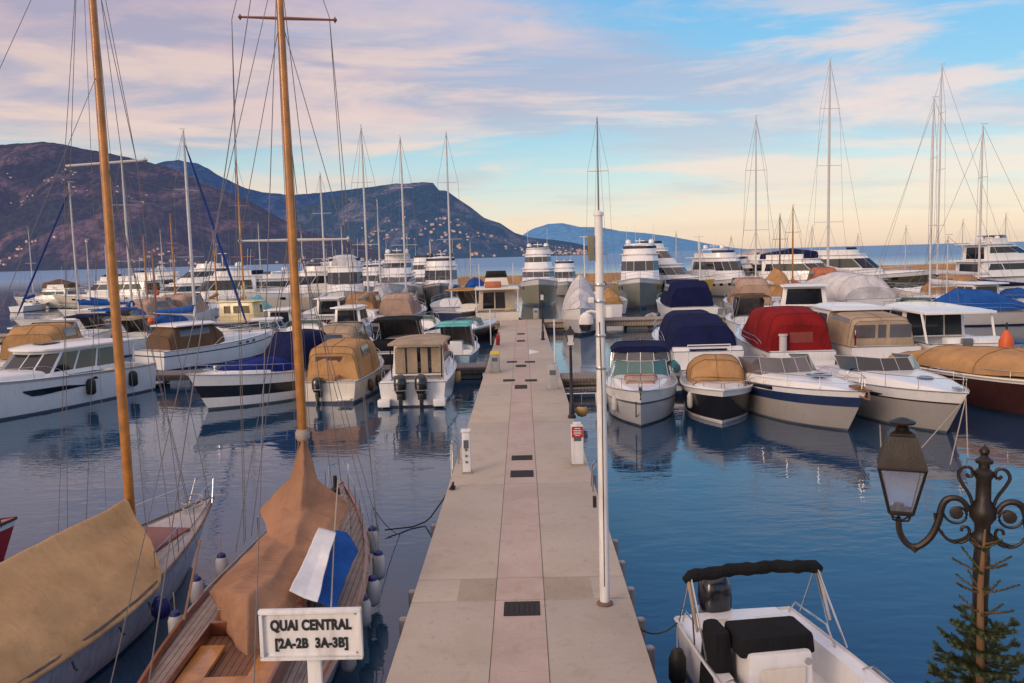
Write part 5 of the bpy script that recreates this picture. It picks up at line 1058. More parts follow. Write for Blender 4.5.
# ------------------------------------------------------------------ covered and small boats in the middle rows
def covered(label, P, head, L, B, H0, zt, mat, bands, end='stern', peak=-.1, sq=1.45, name='covered_boat', wr=.07, seed=1, low=.15):
    r = thing(name, label, 'motor boat', place(P, head, L, end), R(head)); H = Hull(L, B, H0, rise=.4, full=2.4); make_hull(r, H, bands, WHITE)
    st = []
    for t, k in ((.01, .45), (.10, .92), (.5 + peak, 1.), (.65, .62), (.82, .25), (.95, .05)): st.append((-L / 2 + t * L, H.hb(t) * 1.02, H.zs(t) - low, H.zs(t) + (zt - H0) * k, sq))
    canopy(r, 'boat_cover', st, mat, wr=wr * 1.5, seed=seed, n=18); return r
C_ = covered
C_('large white covered cruiser between the glass cabin boat and the blue covered yacht', PX(872, 71), 100, 12, 5.0, 1.6, 3.7, WHTC, WB, seed=5, sq=2.6)
C_('small boat with an ochre cover below the two brown masts', PX(783, 80), 88, 7, 2.6, 1.5, 4.0, OCHC, MRB, seed=7)
C_('white boat with a tall sloped white cover moored by the pier end', PX(580, 61), -94, 11, 3.0, 1.5, 4.3, WHTC, [(.1, BLACKH), (.6, GREYW), (1, WHITE)], end='bow', seed=8, peak=-.25)
C_('small boat with a green cover beside the yellow wheelhouse boat', PX(251, 84), 90, 5, 2.4, 1.2, 2.6, TURQ, WB, seed=11)
C_('low boat with a grey cover on the far side of the left quay', PX(262, 72), 90, 7, 3.6, 1.1, 1.8, GREYC, WB, seed=12)
C_('low boat with a pale blue cover behind the tan covered boat', PX(378, 86), 90, 8, 3.2, 1.3, 3.3, LBLUE if False else WHTC, WB, seed=13)
C_('dinghy with an ochre cover at the stern of the large hardtop yacht', PX(611, 78), 90, 5, 2.4, 1.3, 2.7, OCHC, WB, seed=14)
C_('small boat in a vivid blue cover by the breakwater left of the pier', PX(475, 100), 90, 6, 2.9, 2.0, 3.4, BLUEC, WB, seed=15)
C_('boat under a white cover behind the quay on the far left', PX(40, 55), 100, 8, 3.4, .9, 1.5, WHTC, WB, seed=17)
SCR = small_cruiser
SCR('cruiser with a tan cockpit canopy left of the grey pink one', PX(356, 72), 88, 9, 3.3, 1.3, 'stern', BKB, 'canopy', 3.1, cap=TANC)
SCR('cruiser with a grey pink canopy behind the dark folded bimini', PX(392, 71), 85, 9, 3.5, 1.25, 'stern', BKB, 'canopy', 3.0, cap=PINKC)
SCR('cruiser with a salmon canopy left of the dark bimini boat on the right', PX(757, 71), 88, 9, 3.6, 1.3, 'stern', WB, 'canopy', 3.5, cap=PINKC)
SCR('cruiser with a terracotta canopy peeking over the glass cabin boat', PX(831, 82), 88, 8, 2.9, 1.6, 'stern', WB, 'canopy', 4.0, cap=TERC)
SCR('cruiser with a pale pink canopy near the left orange buoy', PX(163, 78), 80, 9, 3.8, 1.4, 'stern', WB, 'canopy', 3.2, cap=PINKC)
SCR('white open cruiser behind the navy canopied sports cruiser', PX(290, 56), 92, 8, 3.2, 1.1, 'stern', WB, None, 1.9)
SCR('white hardtop boat between the tan canopy and the tall golden mast', PX(338, 60), 85, 7.5, 2.7, 1.1, 'stern', WB, 'house', 2.5)
SCR('small white cabin boat with its bow to the left quay near the navy canopy', PX(270, 63), 88, 7, 2.6, 1.0, 'stern', NB, 'house', 2.3)
SCR('white open boat with dark hull left of the pier behind the turquoise top', PX(412, 60), 85, 7, 2.5, 1.0, 'stern', NB, None, 2.)
SCR('low white boat with a beige bimini left of the motor sailer', PX(104, 56), 78, 7.5, 2.7, 1.0, 'stern', WB, 'bimini', 2.5, cap=BEIC)
SCR('white boat with a maroon hull and a navy bimini at the far left', PX(62, 60), 78, 7.5, 2.7, 1.0, 'stern', MRB, 'bimini', 2.5, cap=NAVYC)
SCR('white cruiser with a navy canopy with three clear windows, moored at the right quay', PX(695, 69.5), 91, 11, 4.3, 1.4, 'stern', WB, 'canopy', 3.5, cap=NAVYC)
SCR('small white cabin boat with a raked windscreen behind the tall golden mast', PX(321, 71), 88, 8, 2.9, 1.2, 'stern', MRB, 'house', 2.7)
SCR('blue black hulled boat with an ochre bimini near the pier end', PX(447, 73), 60, 9, 3.3, 1.3, 'stern', NB, 'bimini', 3.2, cap=OCHC)
SCR('white cabin boat with pale glass sides and a broad white roof', PX(806, 64), 75, 9, 4.6, 1.4, 'stern', GB, 'house', 3.0)
SCR('boat with a dark bimini in front of the salmon covered cruiser', PX(760, 56), 90, 7, 2.6, 1.0, 'stern', WB, 'bimini', 2.9, cap=BRNC)
SCR('little white cabin boat moored before the left quay', PX(236, 60), 20, 5.2, 2.1, .9, 'stern', WB, 'house', 1.9)
SCR('white boat with a pale blue striped cover behind the turquoise sun top', PX(437, 57), 60, 7.5, 2.7, 1.0, 'stern', BKB, None, 2., screen=True)
SCR('small white open boat moored behind the blue boom cover', PX(196, 57), 40, 6, 2.3, .9, 'stern', WB, None, 2.)
SCR('white cruiser at the far left edge with a dark window', PX(-8, 52), 60, 8, 3., 1.2, 'stern', WB, 'house', 2.2)
SCR('white cabin boat with a cream roof to the right of the salmon cover', PX(910, 62), 60, 8.5, 3.0, 1.2, 'stern', WB, None, 2.4)
SCR('cream cruiser with a beige bimini behind the blue covered low yacht', PX(985, 74), 120, 9, 3.4, 1.4, 'stern', CB, 'canopy', 3.2, cap=TANC)
SCR('white cabin boat in front of the huge mauve white yacht', PX(1008, 62), 100, 8, 3.2, 1.3, 'stern', WB, 'house', 2.9)
SCR('white cruiser with a maroon canopy in the cluster left of the maroon sail cover', PX(128, 74), 75, 9, 3.3, 1.3, 'stern', WB, 'canopy', 3., cap=PINKC)
SCR('white cruiser with a blue bimini among the masts at the left', PX(92, 66), 80, 8, 3.0, 1.1, 'stern', WB, 'bimini', 2.6, cap=BLUEC)
# yellow wheelhouse boat
r = thing('wheelhouse_boat', 'small fishing boat with a yellow cream wheelhouse and three square windows', 'fishing boat', place(PX(216, 71.5), -8, 7.2, 'stern'), R(-8)); H = Hull(7.2, 2.6, 1.1, rise=.5, full=2.2); make_hull(r, H, [(.1, MAROON), (.9, NAVYH), (1, YELH)], YELH)
lo = outline(-2.9, .5, .95, .3, 1.1); hi = outline(-2.9, .35, .9, .3, 2.75); house(r, lo, hi, YELH, [(0, a, a + .2, .45, .82) for a in (.14, .42, .7)] + [(6, a, a + .2, .45, .82) for a in (.14, .42, .7)] + [(3, .1, .9, .45, .85), (7, .2, .8, .1, .85)]); slab(r, 'roof', outline(-3.1, .6, 1.05, .3, 0), 2.75, .1, YELH); m = MB(); m.tube([(-1, 0, 2.8), (-1, 0, 4.4)], .04, 6); m.box((-1, 0, 3.9), (.05, .9, .05)); m.build('mast', YELH, r); rail(r, H, .0, .97, .5)
m = MB()
for k in range(5): m.tube([(-2.8 + k * .7, -.9, 2.85), (-2.8 + k * .7, -.9, 3.25)], .02, 4)
m.tube([(-2.8, -.9, 3.25), (0, -.9, 3.25)], .02, 4); m.build('roof_rail', STEEL, r)
# flybridge fishing boat at the left of the pier end
r = thing('fishing_cruiser', 'cream trawler style boat with flybridge moored left of the pier end', 'motor boat', (PX(495, 70).x, 74.8, 0), R(92)); H = Hull(10, 3.8, 1.4, rise=.4, stern=.95); make_hull(r, H, CB, CREAM, cockpit=(.03, .3, .7))
lo = outline(-2.4, 2.4, 1.6, .8, 1.4); hi = outline(-2.4, 1.8, 1.5, .6, 3.2); house(r, lo, hi, pm('orange_cream_gelcoat', (.52, .43, .35), rough=.4), [(7, .12, .42, .08, .85), (7, .46, .72, .08, .85), (6, .1, .45, .4, .85), (6, .5, .9, .4, .85), (0, .1, .45, .4, .85), (0, .5, .9, .4, .85), (3, .05, .95, .4, .85)])
slab(r, 'flybridge_deck', outline(-4.4, 2.2, 1.85, .6, 0), 3.2, .14, CREAM); m = MB(); m.box((.3, 0, 3.75), (1.4, 2.2, .7), taper=.85); m.build('helm_console', CREAM, r, bevel=.1); m = MB(); m.quad((1.0, -1, 4.1), (1.0, 1, 4.1), (.5, .85, 4.7), (.5, -.85, 4.7)); m.build('helm_screen', GLASS, r); m = MB(); m.box((-2.6, .3, 3.6), (.8, 1.4, .5)); m.build('seat_cushion', TERC, r, bevel=.08); m = MB()
for s in (-1, 1): m.tube([(-4.3, s * 1.7, 1.3), (-4.3, s * 1.75, 3.2)], .04, 5); m.tube([(1.0, s * 1.5, 3.3), (.2, s * 1.5, 5.3)], .03, 5)
m.build('support_post', WHITE, r); rail(r, H, .4, .97, .6, mid=True); m = MB(); m.box((-5.3, 0, .35), (.8, 3.2, .1)); m.build('swim_platform', TEAK, r)
# orange buoys seen at the left, inflatable tenders
for px, Y, lb in ((151, 58, 'round orange buoy hanging at the stern rail below the maroon sail cover'), (157, 80, 'round orange life ring among the boats left of the blue furled sail')):
    p = atd(px, 321 if Y == 58 else 293, Y); o = thing('orange_buoy', lb, 'buoy', p); m = MB(); m.lathe([(0, -.25), (.16, -.2), (.25, 0), (.18, .2), (.05, .28)], n=12); m.build('float', ORANGE, o); m = MB(); m.tube([(0, 0, .36), (0, 0, .8)], .02, 4); m.build('lanyard', ROPE, o)
for k, (px, Y, c_, lb) in enumerate(((512, 72, BLKC, 'black inflatable tender at the left corner of the pier end'), (655, 71, GREYC, 'grey inflatable tender on the quay under the large hardtop yacht'), (470, 78, BLKC, 'black inflatable tender behind the ochre bimini boat'))):
    o = thing('inflatable_tender', lb, 'tender', PX(px, Y), R(90)); m = MB(); pts = [(-1.6, -.6, .35), (.6, -.65, .38), (1.3, -.4, .5), (1.6, 0, .6), (1.3, .4, .5), (.6, .65, .38), (-1.6, .6, .35)]; m.tube(pts, .24, 8); m.build('tubes', c_, o); m = MB(); m.box((-.3, 0, .25), (2.6, 1, .1)); m.box((-1.45, 0, .45), (.08, 1, .5)); m.build('floor_transom', WHITE, o); outboard(o, -1.7, 0, .6, .7)
# small light towers on the breakwater
for px, py, lb in ((222, 253, 'slim white light mast at the end of the breakwater'), (699, 236, 'thin pale light mast far behind the white yachts right of the pier'), (584, 236, 'thin pale light mast on the breakwater just left of the white pole')):
    q = atd(px, py, 152); o = thing('light_mast', lb, 'light mast', (q.x, 152, 1.2)); m = MB(); m.lathe([(.16, 0), (.09, q.z - 1.3)], n=8); m.build('pole', PWHITE, o); m = MB(); m.box((0, 0, q.z - 1.3), (1.6, .14, .12)); m.build('lamp_arms', PWHITE, o)
# ------------------------------------------------------------------ classic sailing boats in the foreground
def rope_s(a, b, r=.008, mat=WIRE, label='', cat='rigging'): pass
rl = thing('classic_sailboat', 'pale hulled classic sailing boat under an ochre tarpaulin at the left edge', 'sailing boat', (-7.17, 12.3, 0), R(82))
H = Hull(10.2, 2.5, .80, rise=.42, stern=.55, full=1.75, rake=.10, wl=.74, draft=.4, peak=.48)
make_hull(rl, H, [(.05, BLACKH), (.80, pm('lilac_white_hull', (.60, .55, .60), rough=.35, dirt=.45)), (.88, GREYW), (1., TANH)], pm('weathered_deck_paint', (.40, .34, .33), rough=.7, dirt=.4, bump=.2), rim=WOODP, rimr=.028)
m = MB(); m.box((2.6, 0, .99), (1.5, .95, .14)); m.build('deck_hatch', pm('red_brown_hatch', (.20, .06, .04), rough=.5), rl, bevel=.03)
mA = atd(130, 505, 14.5); inv = lambda root, p: (Matrix.Translation(root.location) @ Matrix.Rotation(root.rotation_euler.z, 4, 'Z')).inverted() @ Vector(p)
mb_ = inv(rl, (mA.x, 14.5, 1.0)); hA = 15.0
m = MB(); m.tube([(mb_.x, mb_.y, .7), (mb_.x, mb_.y, 6), (mb_.x, mb_.y, 12.5)], [.085, .08, .055], 14); mo = m.build('mast', VARN, rl)
zsp = atd(105, 162, 14.5).z; m = MB(); m.tube([inv(rl, atd(66, 166, 14.5)), inv(rl, atd(145, 160, 14.5))], .022, 6); m.lathe([(0, -.05), (.05, 0), (0, .05)], inv(rl, atd(145, 160, 14.5)), 8); m.build('spreader', ALUW, mo)
m = MB()
for s in (-1, 1):
    for dx, tz in ((-.5, 12.3), (.25, zsp + .1)): m.tube([(mb_.x + dx, s * 1.1, .95), (mb_.x + (0 if tz > 10 else 0), s * .05, tz)], .0065, 4)
    m.tube([(mb_.x - .2, s * 1.12, .95), (mb_.x - .1, s * .66, zsp), (mb_.x, 0, 12.3)], .0065, 4)
m.tube([(4.95, 0, 1.16), (mb_.x, 0, 11.5)], .007, 4); m.tube([(4.2, 0, 1.1), (mb_.x, 0, 8.2)], .007, 4)
m.tube([(mb_.x - .25, .3, 1.2), (mb_.x - .1, 0, 12)], .005, 4); m.tube([(mb_.x + .15, -.2, 1.2), (mb_.x + .05, 0, 12)], .005, 4); m.tube([(-5, .2, 1), (mb_.x, 0, 12.2)], .006, 4); m.tube([(-4.6, -.9, 1), (mb_.x, 0, 9.2)], .006, 4); m.build('rigging', WIRE, rl)
m = MB()
for s in (-1, 1):
    for t in (.62, .72, .82, .92): p = H.P(t, 1, s); p.y *= .93; m.tube([p, p + Vector((0, 0, .45))], .009, 5)
    m.tube([H.P(t, 1, s) * 1 + Vector((0, -s * .05, .45)) for t in (.62, .72, .82, .92)] + [Vector((5.2, 0, 1.5))], .006, 4)
m.tube([(4.6, -.25, 1.15), (4.8, -.2, 1.6), (5.15, 0, 1.62), (4.8, .2, 1.6), (4.6, .25, 1.15)], .014, 6); m.build('guard_rail', STEEL, rl)
m = MB(); m.tube([(4.3 + .25 * math.cos(a * .7), .18 * math.sin(a * .7), 1.12 + .012 * a) for a in range(22)], .016, 5); m.build('rope_coil', ROPE, rl)
TEN = [.35]
def sheet(name, ctl, mat, label, cat, sub=2, wr=.02, seed=2, thick=False, freq=2.2, ripple=0.):
    """cloth through a grid of control points (Catmull-Rom both ways)"""
    def cr(p, n):
        o = []
        for i in range(len(p) - 1):
            p0, p1, p2, p3 = p[max(i - 1, 0)], p[i], p[i + 1], p[min(i + 2, len(p) - 1)]
            for q in range(n): t = q / n; o.append((.5 * ((2 * p1) + (p2 - p0) * t + (2 * p0 - 5 * p1 + 4 * p2 - p3) * t * t + (3 * p1 - p0 - 3 * p2 + p3) * t ** 3)) * TEN[0] + p1.lerp(p2, t) * (1 - TEN[0]))
        o.append(p[-1]); return o
    rows = [cr([Vector(v) for v in r_], 12) for r_ in ctl]; cols = [cr([r_[j] for r_ in rows], 12) for j in range(len(rows[0]))]
    n_ = len(cols[0]); rows = [[cols[j][i] for j in range(len(cols))] for i in range(n_)]
    o_ = Vector((seed, seed * 2, 0))
    for i, r_ in enumerate(rows):
        for j, p in enumerate(r_):
            d = noise.noise_vector((p + o_) * freq) * wr + noise.noise_vector((p + o_) * freq * 3) * wr * .35
            if ripple: d += Vector((.4, -.3, .8)) * ripple * (1 - 2 * abs(math.sin(j / len(r_) * 11 + 1.6 * noise.noise(p * .7 + o_)))) * (.35 + .65 * abs(noise.noise(p * 1.1)) * 2)
            r_[j] = p + d
    m = MB(); m.grid(rows); o = m.build(name, mat, ang=180); md = o.modifiers.new('thickness', 'SOLIDIFY'); md.thickness = .012; md.offset = 0
    return tag(o, label, cat)
# ochre tarpaulin: ridge over the boom, sides tied down at the gunwales
g = lambda t, s, z=0, o=0: wp(rl, H.P(t, 1, s) + Vector((0, s * o, z)))
ridge = lambda u: wp(rl, (lerp(mb_.x - .12, -5.3, u), mb_.y * (1 - u), lerp(1.98, 1.80, u) - .05 * math.sin(u * 9)))
ctl = []
for k, (t0, u) in enumerate(((.640, 0), (.60, .06), (.50, .30), (.38, .55), (.25, .80), (.10, 1.0))):
    R_ = ridge(u); a = g(t0, -1, -.07, .075); b = g(t0, 1, -.07, .07)
    if k == 0: a = g(.625, -1, .10, .0); b = g(.625, 1, .10, 0)
    ctl.append([a, a.lerp(R_, .38) + Vector((.06, 0, .02)), a.lerp(R_, .75) + Vector((.02, 0, -.03)), R_, b.lerp(R_, .75) + Vector((-.02, 0, -.03)), b.lerp(R_, .38) + Vector((-.05, 0, .03)), b])
OCHT = canvas('ochre_tarpaulin', (.50, .30, .145)); _n = OCHT.node_tree.nodes['Principled BSDF']
sheet('tarpaulin', ctl, OCHT, 'ochre canvas tarpaulin tented over the boom of the left classic sailing boat', 'tarpaulin', wr=.03, seed=3, freq=1.1, ripple=.012)
fender(Vector((g(.585, -1).x + .14, g(.585, -1).y, .55)), label='round dark blue fender on the side of the left classic sailing boat', mat=FENDB, cap=FENDB, r=.15, h=.26, top=.3)
for k, t_ in enumerate((.28, .38, .48, .56)):
    p = g(t_, -1, -.17, .08); line('tie_cord', [p + Vector((0, 0, .03)), p + Vector((.06, -.05, -.05)), p + Vector((.12, -.12, -.03))], .018, ROPED, 'short dark tie at the lower edge of the ochre tarpaulin, %s from the fender' % ('fourth', 'third', 'second', 'first')[k], 'tie')
# ---- varnished boat
rb = thing('classic_sailboat', 'varnished wooden classic sailing boat beside the pier with planked deck and golden mast', 'sailing boat', (-3.68, 12.55, 0), R(92.5))
HB = Hull(11.6, 2.48, .82, rise=.34, stern=.5, full=1.95, rake=.09, wl=.74, peak=.46)
make_hull(rb, HB, [(.06, MAROON), (.8, pm('cream_hull_paint', (.46, .40, .36), rough=.35, dirt=.3)), (1., MAHO)], TEAK, rim=MAHO, rimr=.05, crown=.10)
iB = lambda p: inv(rb, p)
mB = atd(303, 440, 15.0); q = iB((mB.x, 15.0, 0)); mx_, my_ = q.x, q.y
m = MB(); m.tube([(mx_, my_, .8), (mx_, my_, 6), (mx_, my_, 13)], [.085, .08, .055], 14); mo = m.build('mast', VARN, rb)
m = MB(); m.lathe([(.10, mB.z + .0), (.13, mB.z + .05), (.13, mB.z + .14), (.10, mB.z + .2)], (mx_, my_, 0), 12); m.build('mast_lashing', ROPE, mo)
for (a, b, c_, md) in (((240, 17), (335, 20), 288, MAHO), ((240, 241), (348, 239), 295, ALUW)):
    A, B_ = iB(atd(*a, 15.0)), iB(atd(*b, 15.0)); m = MB(); m.tube([A, (A + B_) / 2, B_], [.018, .03, .018], 6); m.lathe([(0, -.06), (.04, 0), (0, .06)], A, 8); m.lathe([(0, -.06), (.04, 0), (0, .06)], B_, 8); m.build('spreader', md, mo)
zu = atd(288, 18, 15).z; zl = atd(288, 240, 15).z
m = MB()
for s in (-1, 1):
    m.tube([(mx_ - .15, s * 1.2, .98), (mx_, my_ + s * .83, zu), (mx_, my_, 12.8)], .0065, 4); m.tube([(mx_ + .25, s * 1.18, .98), (mx_, my_ + s * .05, zl + .1)], .0065, 4); m.tube([(mx_ - .6, s * 1.22, .98), (mx_, my_ + s * .05, zl + .1)], .0065, 4); m.tube([(mx_, my_ + s * .92, zl), (mx_, my_ + s * .03, zu - .1)], .0065, 4)
    m.tube([(-4.6, s * .8, .95), (mx_, my_, zu + 1)], .0065, 4); m.tube([(mx_ - .05, s * 1.2, .98), (mx_, my_ + s * .93, zl), (mx_, my_ + s * .83, zu)], .006, 4)
m.tube([(5.6, 0, 1.12), (mx_, my_, 11.5)], .007, 4); m.tube([(4.6, 0, 1.1), (mx_, my_, 9)], .007, 4); m.tube([(-5.7, 0, .95), (mx_, my_, 12.8)], .007, 4)
for k in range(4): m.tube([(mx_ - .15 + .1 * k, my_ + .12 * (-1) ** k, 1.1), (mx_ - .02, my_ + .03 * (-1) ** k, 12.5)], .0045, 4)
m.build('rigging', WIRE, rb)
# deck fittings: coachroof, cockpit, skylight, boom, tiller, toe rail stanchions
lo = [Vector(p) for p in ((-1.2, -.62, .92), (1.0, -.6, .98), (1.5, -.5, 1.0), (1.7, -.25, 1.0), (1.7, .25, 1.0), (1.5, .5, 1.0), (1.0, .6, .98), (-1.2, .62, .92))]
hi = [p * 1 + Vector((0, 0, .30)) for p in lo]; hi = [Vector((p.x * .98, p.y * .95, p.z)) for p in hi]; house(rb, lo, hi, MAHO, [(0, .15, .4, .35, .7), (0, .55, .8, .35, .7), (6, .15, .4, .35, .7), (6, .55, .8, .35, .7)], name='coachroof', bevel=.02)
m = MB()
for s in (-1, 1): m.box((-2.7, s * .62, 1.0), (2.6, .05, .26)); 
m.box((-4.0, 0, 1.0), (.05, 1.28, .26)); m.box((-1.4, 0, 1.0), (.05, 1.28, .26)); m.build('cockpit_coaming', MAHO, rb, bevel=.01)
m = MB(); m.box((-2.7, 0, .93), (2.5, 1.2, .03)); m.build('cockpit_floor', TEAKW, rb)
m = MB(); m.box((-2.9, .42, 1.0), (2.0, .32, .06)); m.box((-2.9, -.42, 1.0), (2.0, .32, .06)); m.box((-2.9, 0, 1.0), (.28, .6, .05)); m.build('cockpit_bench', VARN, rb, bevel=.01)
m = MB(); m.box((3.1, 0, 1.08), (.7, .6, .14)); m.build('fore_hatch', MAHO, rb, bevel=.02)
BE = iB(atd(243, 600, 10.9)); m = MB(); m.tube([(mx_ - .1, my_, 1.36), (BE.x + .4, BE.y, 1.26)], .055, 10); bo = m.build('boom', VARN, rb)
m = MB()
for t in (.70, .78, .86, .94):
    for s in (-1, 1): p = HB.P(t, 1, s); p.y *= .95; m.tube([p, p + Vector((0, 0, .5))], .010, 5)
for s in (-1, 1): m.tube([HB.P(t, 1, s) + Vector((0, -s * .04, .5)) for t in (.70, .78, .86, .94)] + [Vector((5.7, 0, 1.65))], .006, 4)
m.tube([(5.2, -.22, 1.1), (5.4, -.2, 1.6), (5.72, 0, 1.62), (5.4, .2, 1.6), (5.2, .22, 1.1)], .014, 6); m.build('guard_rail', STEEL, rb)
m = MB(); m.tube([(4.9, .0, 1.1), (4.9, 0, 1.5)], [.05, .04], 8); m.lathe([(.09, 1.1), (.09, 1.22), (.05, 1.26)], (4.9, 0, 0), 10); m.build('bow_capstan', IRON, rb)
# brown tarpaulin slung from the mast over the boom
W_ = lambda px, py, Y: atd(px, py, Y)
TEN[0] = .0
ctl = [[W_(299, 442, 14.9), W_(301, 440, 14.95), W_(303, 439, 14.9), W_(305, 441, 14.95), W_(308, 445, 14.95)],
       [W_(290, 478, 14.75), W_(296, 474, 14.7), W_(303, 472, 14.6), W_(311, 472, 14.75), W_(318, 478, 14.85)],
       [W_(259, 511, 14.9), W_(281, 506, 14.4), W_(300, 512, 14.1), W_(322, 502, 14.6), W_(351, 504, 15.0)],
       [W_(268, 532, 14.0), W_(277, 540, 13.5), W_(292, 548, 13.0), W_(312, 540, 13.4), W_(337, 532, 13.8)],
       [W_(238, 562, 12.8), W_(253, 562, 12.4), W_(272, 572, 11.9), W_(292, 570, 12.2), W_(316, 566, 12.6)],
       [W_(210, 592, 11.8), W_(228, 590, 11.4), W_(248, 598, 11.0), W_(275, 604, 11.2), W_(303, 602, 11.6)],
       [W_(228, 632, 11.1), W_(236, 648, 10.7), W_(246, 676, 10.35), W_(268, 650, 10.7), W_(292, 622, 11.1)]]
sheet('tarpaulin', ctl, canvas('brown_tarpaulin', (.33, .175, .105)), 'brown tarpaulin hung from the golden mast over the boom of the varnished boat', 'tarpaulin', wr=.022, seed=5, freq=2.2, ripple=.030)
sheet('folded_sheet', [[W_(318, 528, 13.1), W_(328, 530, 13.1), W_(336, 533, 13.1)], [W_(306, 556, 12.3), W_(318, 560, 12.3), W_(328, 560, 12.3)], [W_(290, 590, 11.4), W_(305, 598, 11.4), W_(318, 602, 11.4)]], pm('white_cotton', (.70, .68, .68), rough=.9), 'white folded sheet lying beside the brown tarpaulin on the varnished boat', 'folded sheet', wr=.02)
sheet('tarpaulin', [[W_(335, 529, 13.4), W_(347, 532, 13.5), W_(358, 550, 13.4)], [W_(328, 560, 12.6), W_(338, 564, 12.6), W_(349, 570, 12.6)], [W_(317, 602, 11.7), W_(327, 606, 11.7), W_(336, 610, 11.7)]], BLUEC, 'bright blue tarpaulin on the side deck of the varnished boat, right of the white sheet', 'tarpaulin', wr=.04, seed=8)
sheet('blue_cloth', [[W_(262, 545, 13.9), W_(258, 548, 13.9)], [W_(238, 572, 12.9), W_(232, 574, 12.9)], [W_(236, 580, 12.7), W_(230, 582, 12.7)]], BLUEC, 'strip of blue cloth along the left deck edge of the varnished boat', 'cloth', wr=.03)
sheet('blue_cloth', [[W_(270, 640, 11.0), W_(262, 640, 11.0)], [W_(264, 660, 10.6), W_(272, 664, 10.6)], [W_(280, 690, 10.1), W_(296, 690, 10.1)]], BLUEC, 'crumpled blue cloth on the cockpit edge left of the sign post', 'cloth', wr=.06)
rnk = ('first', 'second', 'third', 'fourth', 'fifth')
for k, (px, py) in enumerate(((373, 541), (379, 566), (373, 592), (364, 612), (348, 655))):
    p = atd(px, py, (15.3, 14.4, 13.5, 12.7, 11.3)[k]); fender(p, label='blue capped fender on the pier side of the varnished boat, %s from the far end' % rnk[k], group=None, r=.115, h=.42, top=.4)
for k, (px, py) in enumerate(((222, 568), (197, 592), (176, 628))):
    p = atd(px, py, (14.3, 13.2, 12.1)[k]); fender(p, label='blue capped fender on the left side of the varnished boat, %s from the far end' % rnk[k], r=.11, h=.40, top=.35)
q1 = atd(375, 560, 14.2); line('mooring_line', [wp(rb, (4.0, -.9, 1.05)), at(400, 535, .0)], .008, ROPED, 'thin dark line from the varnished boat towards the pier', 'mooring line', sag=.1)
line('mooring_line', [wp(rb, (4.3, .75, 1.1)), atd(205, 590, 12.8), atd(150, 683, 10.6)], .014, ROPE, 'pale rope running down the left side of the varnished boat', 'mooring line')
line('halyard', [atd(338, 480, 14.6), atd(334, 540, 12.9), atd(331, 612, 11.4)], .012, ROPE, 'thick pale rope hanging in front of the blue tarpaulin', 'rope')
line('halyard', [atd(200, 540, 12.4), atd(190, 590, 11.5), atd(184, 620, 11.1)], .018, pm('brown_rope', (.24, .12, .07), rough=.9), 'thick brown rope tackle left of the varnished boat', 'rope')
line('tiller_extension', [atd(312, 575, 12.5), atd(326, 540, 13.2)], .012, RUB, 'thin dark stick lying across the white sheet', 'stick')
# ------------------------------------------------------------------ centre console boat, bottom right
rc = thing('console_boat', 'white open centre console boat with black folded bimini at the bottom right beside the pier', 'motor boat', (3.50, 9.28, 0), R(-81.5))
HC = Hull(5.4, 1.92, .74, rise=.22, stern=.90, full=2.6, rake=.08)
make_hull(rc, HC, [(.1, BLACKH), (.9, WHITE), (1, WHITE)], WHITE, cockpit=(.09, .86, .32), side_in=.17, rimr=.028, rim=GREYW, deck_drop=.01)
m = MB(); m.box((-1.05, -.2, .68), (.72, .86, .8), taper=.93); m.build('console', WHITE, rc, bevel=.05)
m = MB(); m.box((-1.10, -.2, 1.13), (.60, .98, .26), taper=.95); m.jitter(.015, 4); m.build('console_cover', BLKC, rc, bevel=.05)
m = MB(); m.box((-.672, -.2, .64), (.03, .58, .55)); m.build('console_door', CREAM, rc, bevel=.02); m = MB(); m.lathe([(.045, 0), (.045, .02)], (-.675, .12, .98), 12, axis=(1, 0, 0)); m.build('round_fitting', STEEL, rc)
m = MB(); m.box((-1.3, -.80, .72), (.7, .30, 1.05), taper=.72); m.jitter(.05, 3); m.build('seat_cover', BLKC, rc, bevel=.08)
m = MB(); m.box((-2.25, 0, .58), (.5, 1.45, .30)); m.build('stern_bench', WHITE, rc, bevel=.04); m = MB(); m.box((-2.25, .3, .76), (.4, .6, .05)); m.box((-2.25, -.35, .76), (.4, .6, .05)); m.build('seat_cushion', CREAM, rc, bevel=.02)
outboard(rc, -2.72, -.22, .62, 1.05, tilt=-.12)
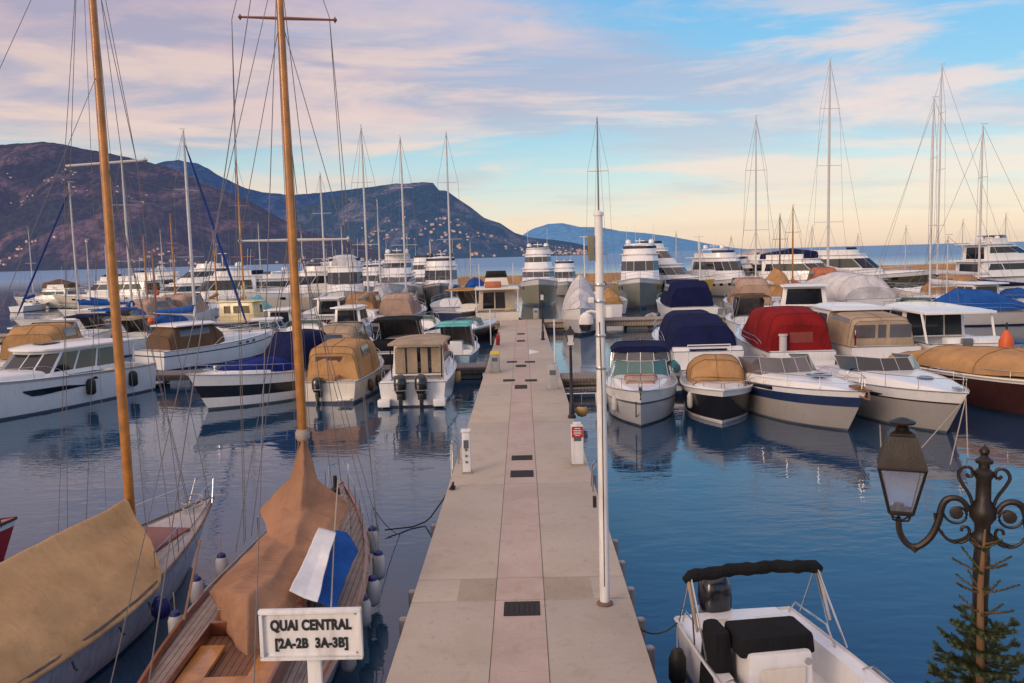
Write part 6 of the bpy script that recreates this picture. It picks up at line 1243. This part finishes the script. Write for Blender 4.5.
for s in (-1, 1):
    m = MB(); ps = [HC.P(t, 1, s) * 1 for t in (.36, .40, .60, .64)]; ps = [Vector((p.x, p.y - s * .07, p.z)) for p in ps]; m.tube([ps[0], ps[1] + Vector((0, 0, .14)), ps[2] + Vector((0, 0, .14)), ps[3]], .014, 6); m.build('grab_rail', STEEL, rc)
    m = MB(); ps = [HC.P(t, 1, s) * 1 for t in (.02, .05, .20, .24)]; ps = [Vector((p.x, p.y - s * .07, p.z)) for p in ps]; m.tube([ps[0], ps[1] + Vector((0, 0, .2)), ps[2] + Vector((0, 0, .22)), ps[3]], .014, 6); m.build('grab_rail', STEEL, rc)
    m = MB(); ps = [HC.P(t, 1, s) * 1 for t in (.70, .74, .86, .93)]; ps = [Vector((p.x, p.y - s * .07, p.z)) for p in ps]; m.tube([ps[0], ps[1] + Vector((0, 0, .18)), ps[2] + Vector((0, 0, .2)), ps[3]], .014, 6); m.build('grab_rail', STEEL, rc)
m = MB(); zt = 1.60; bx_ = -2.0
for s in (-1, 1):
    m.tube([(-1.25, s * .95, .80), (bx_ + .05, s * .90, zt)], .015, 6); m.tube([(-1.7, s * .95, .8), (bx_, s * .90, zt - .05)], .013, 6); m.tube([(-2.45, s * .9, .8), (bx_ - .03, s * .90, zt)], .010, 5)
m.build('bimini_frame', STEEL, rc)
m = MB(); n_ = 22; m.tube([(bx_ - .02 * math.sin(k), lerp(-.98, .98, k / n_), zt + .10 * math.sin(PI * k / n_) ** .4 - .03) for k in range(n_ + 1)], [.05] + [.085 + .010 * math.sin(k * 2.3) for k in range(n_ - 1)] + [.05], 10); m.build('folded_bimini', BLKC, rc)
for s in (-1, 1): m = MB(); m.tube([(bx_ + .02, s * .93, zt - .02), (bx_ + .35, s * .93, zt - .6)], [.028, .02], 8); m.build('bimini_sleeve', BEIC if s < 0 else GREYC, rc)
p = wp(rc, (-1.9, -1.12, .40)); fender(p, label='black fender squeezed between the console boat and the pier', mat=RUB, cap=RUB, r=.12, h=.42, top=.35)
line('mooring_line', [wp(rc, (-2.4, -.95, .8)), Vector((1.7, wp(rc, (-2.4, -.95, .8)).y + .3, .6))], .012, ROPED, 'dark stern line of the console boat tied towards the pier', 'mooring line', sag=.12)
# vertical slack mooring ropes from front-row bows
for k, (px, py, py2, lb) in enumerate(((636, 402, 424, 'dark bow line of the small cruiser with the navy bimini'), (880, 425, 470, 'pale bow line hanging off the blue banded cruiser'))):
    a = atd(px, py, 27.4); b = at(px + (2 if k else 0), py2, -.1); line('mooring_line', [a, b], .02, ROPED if k == 0 else ROPE, lb, 'mooring line')
bpy.data.objects.remove(bpy.data.objects['lettering_source']) if 'lettering_source' in bpy.data.objects else None
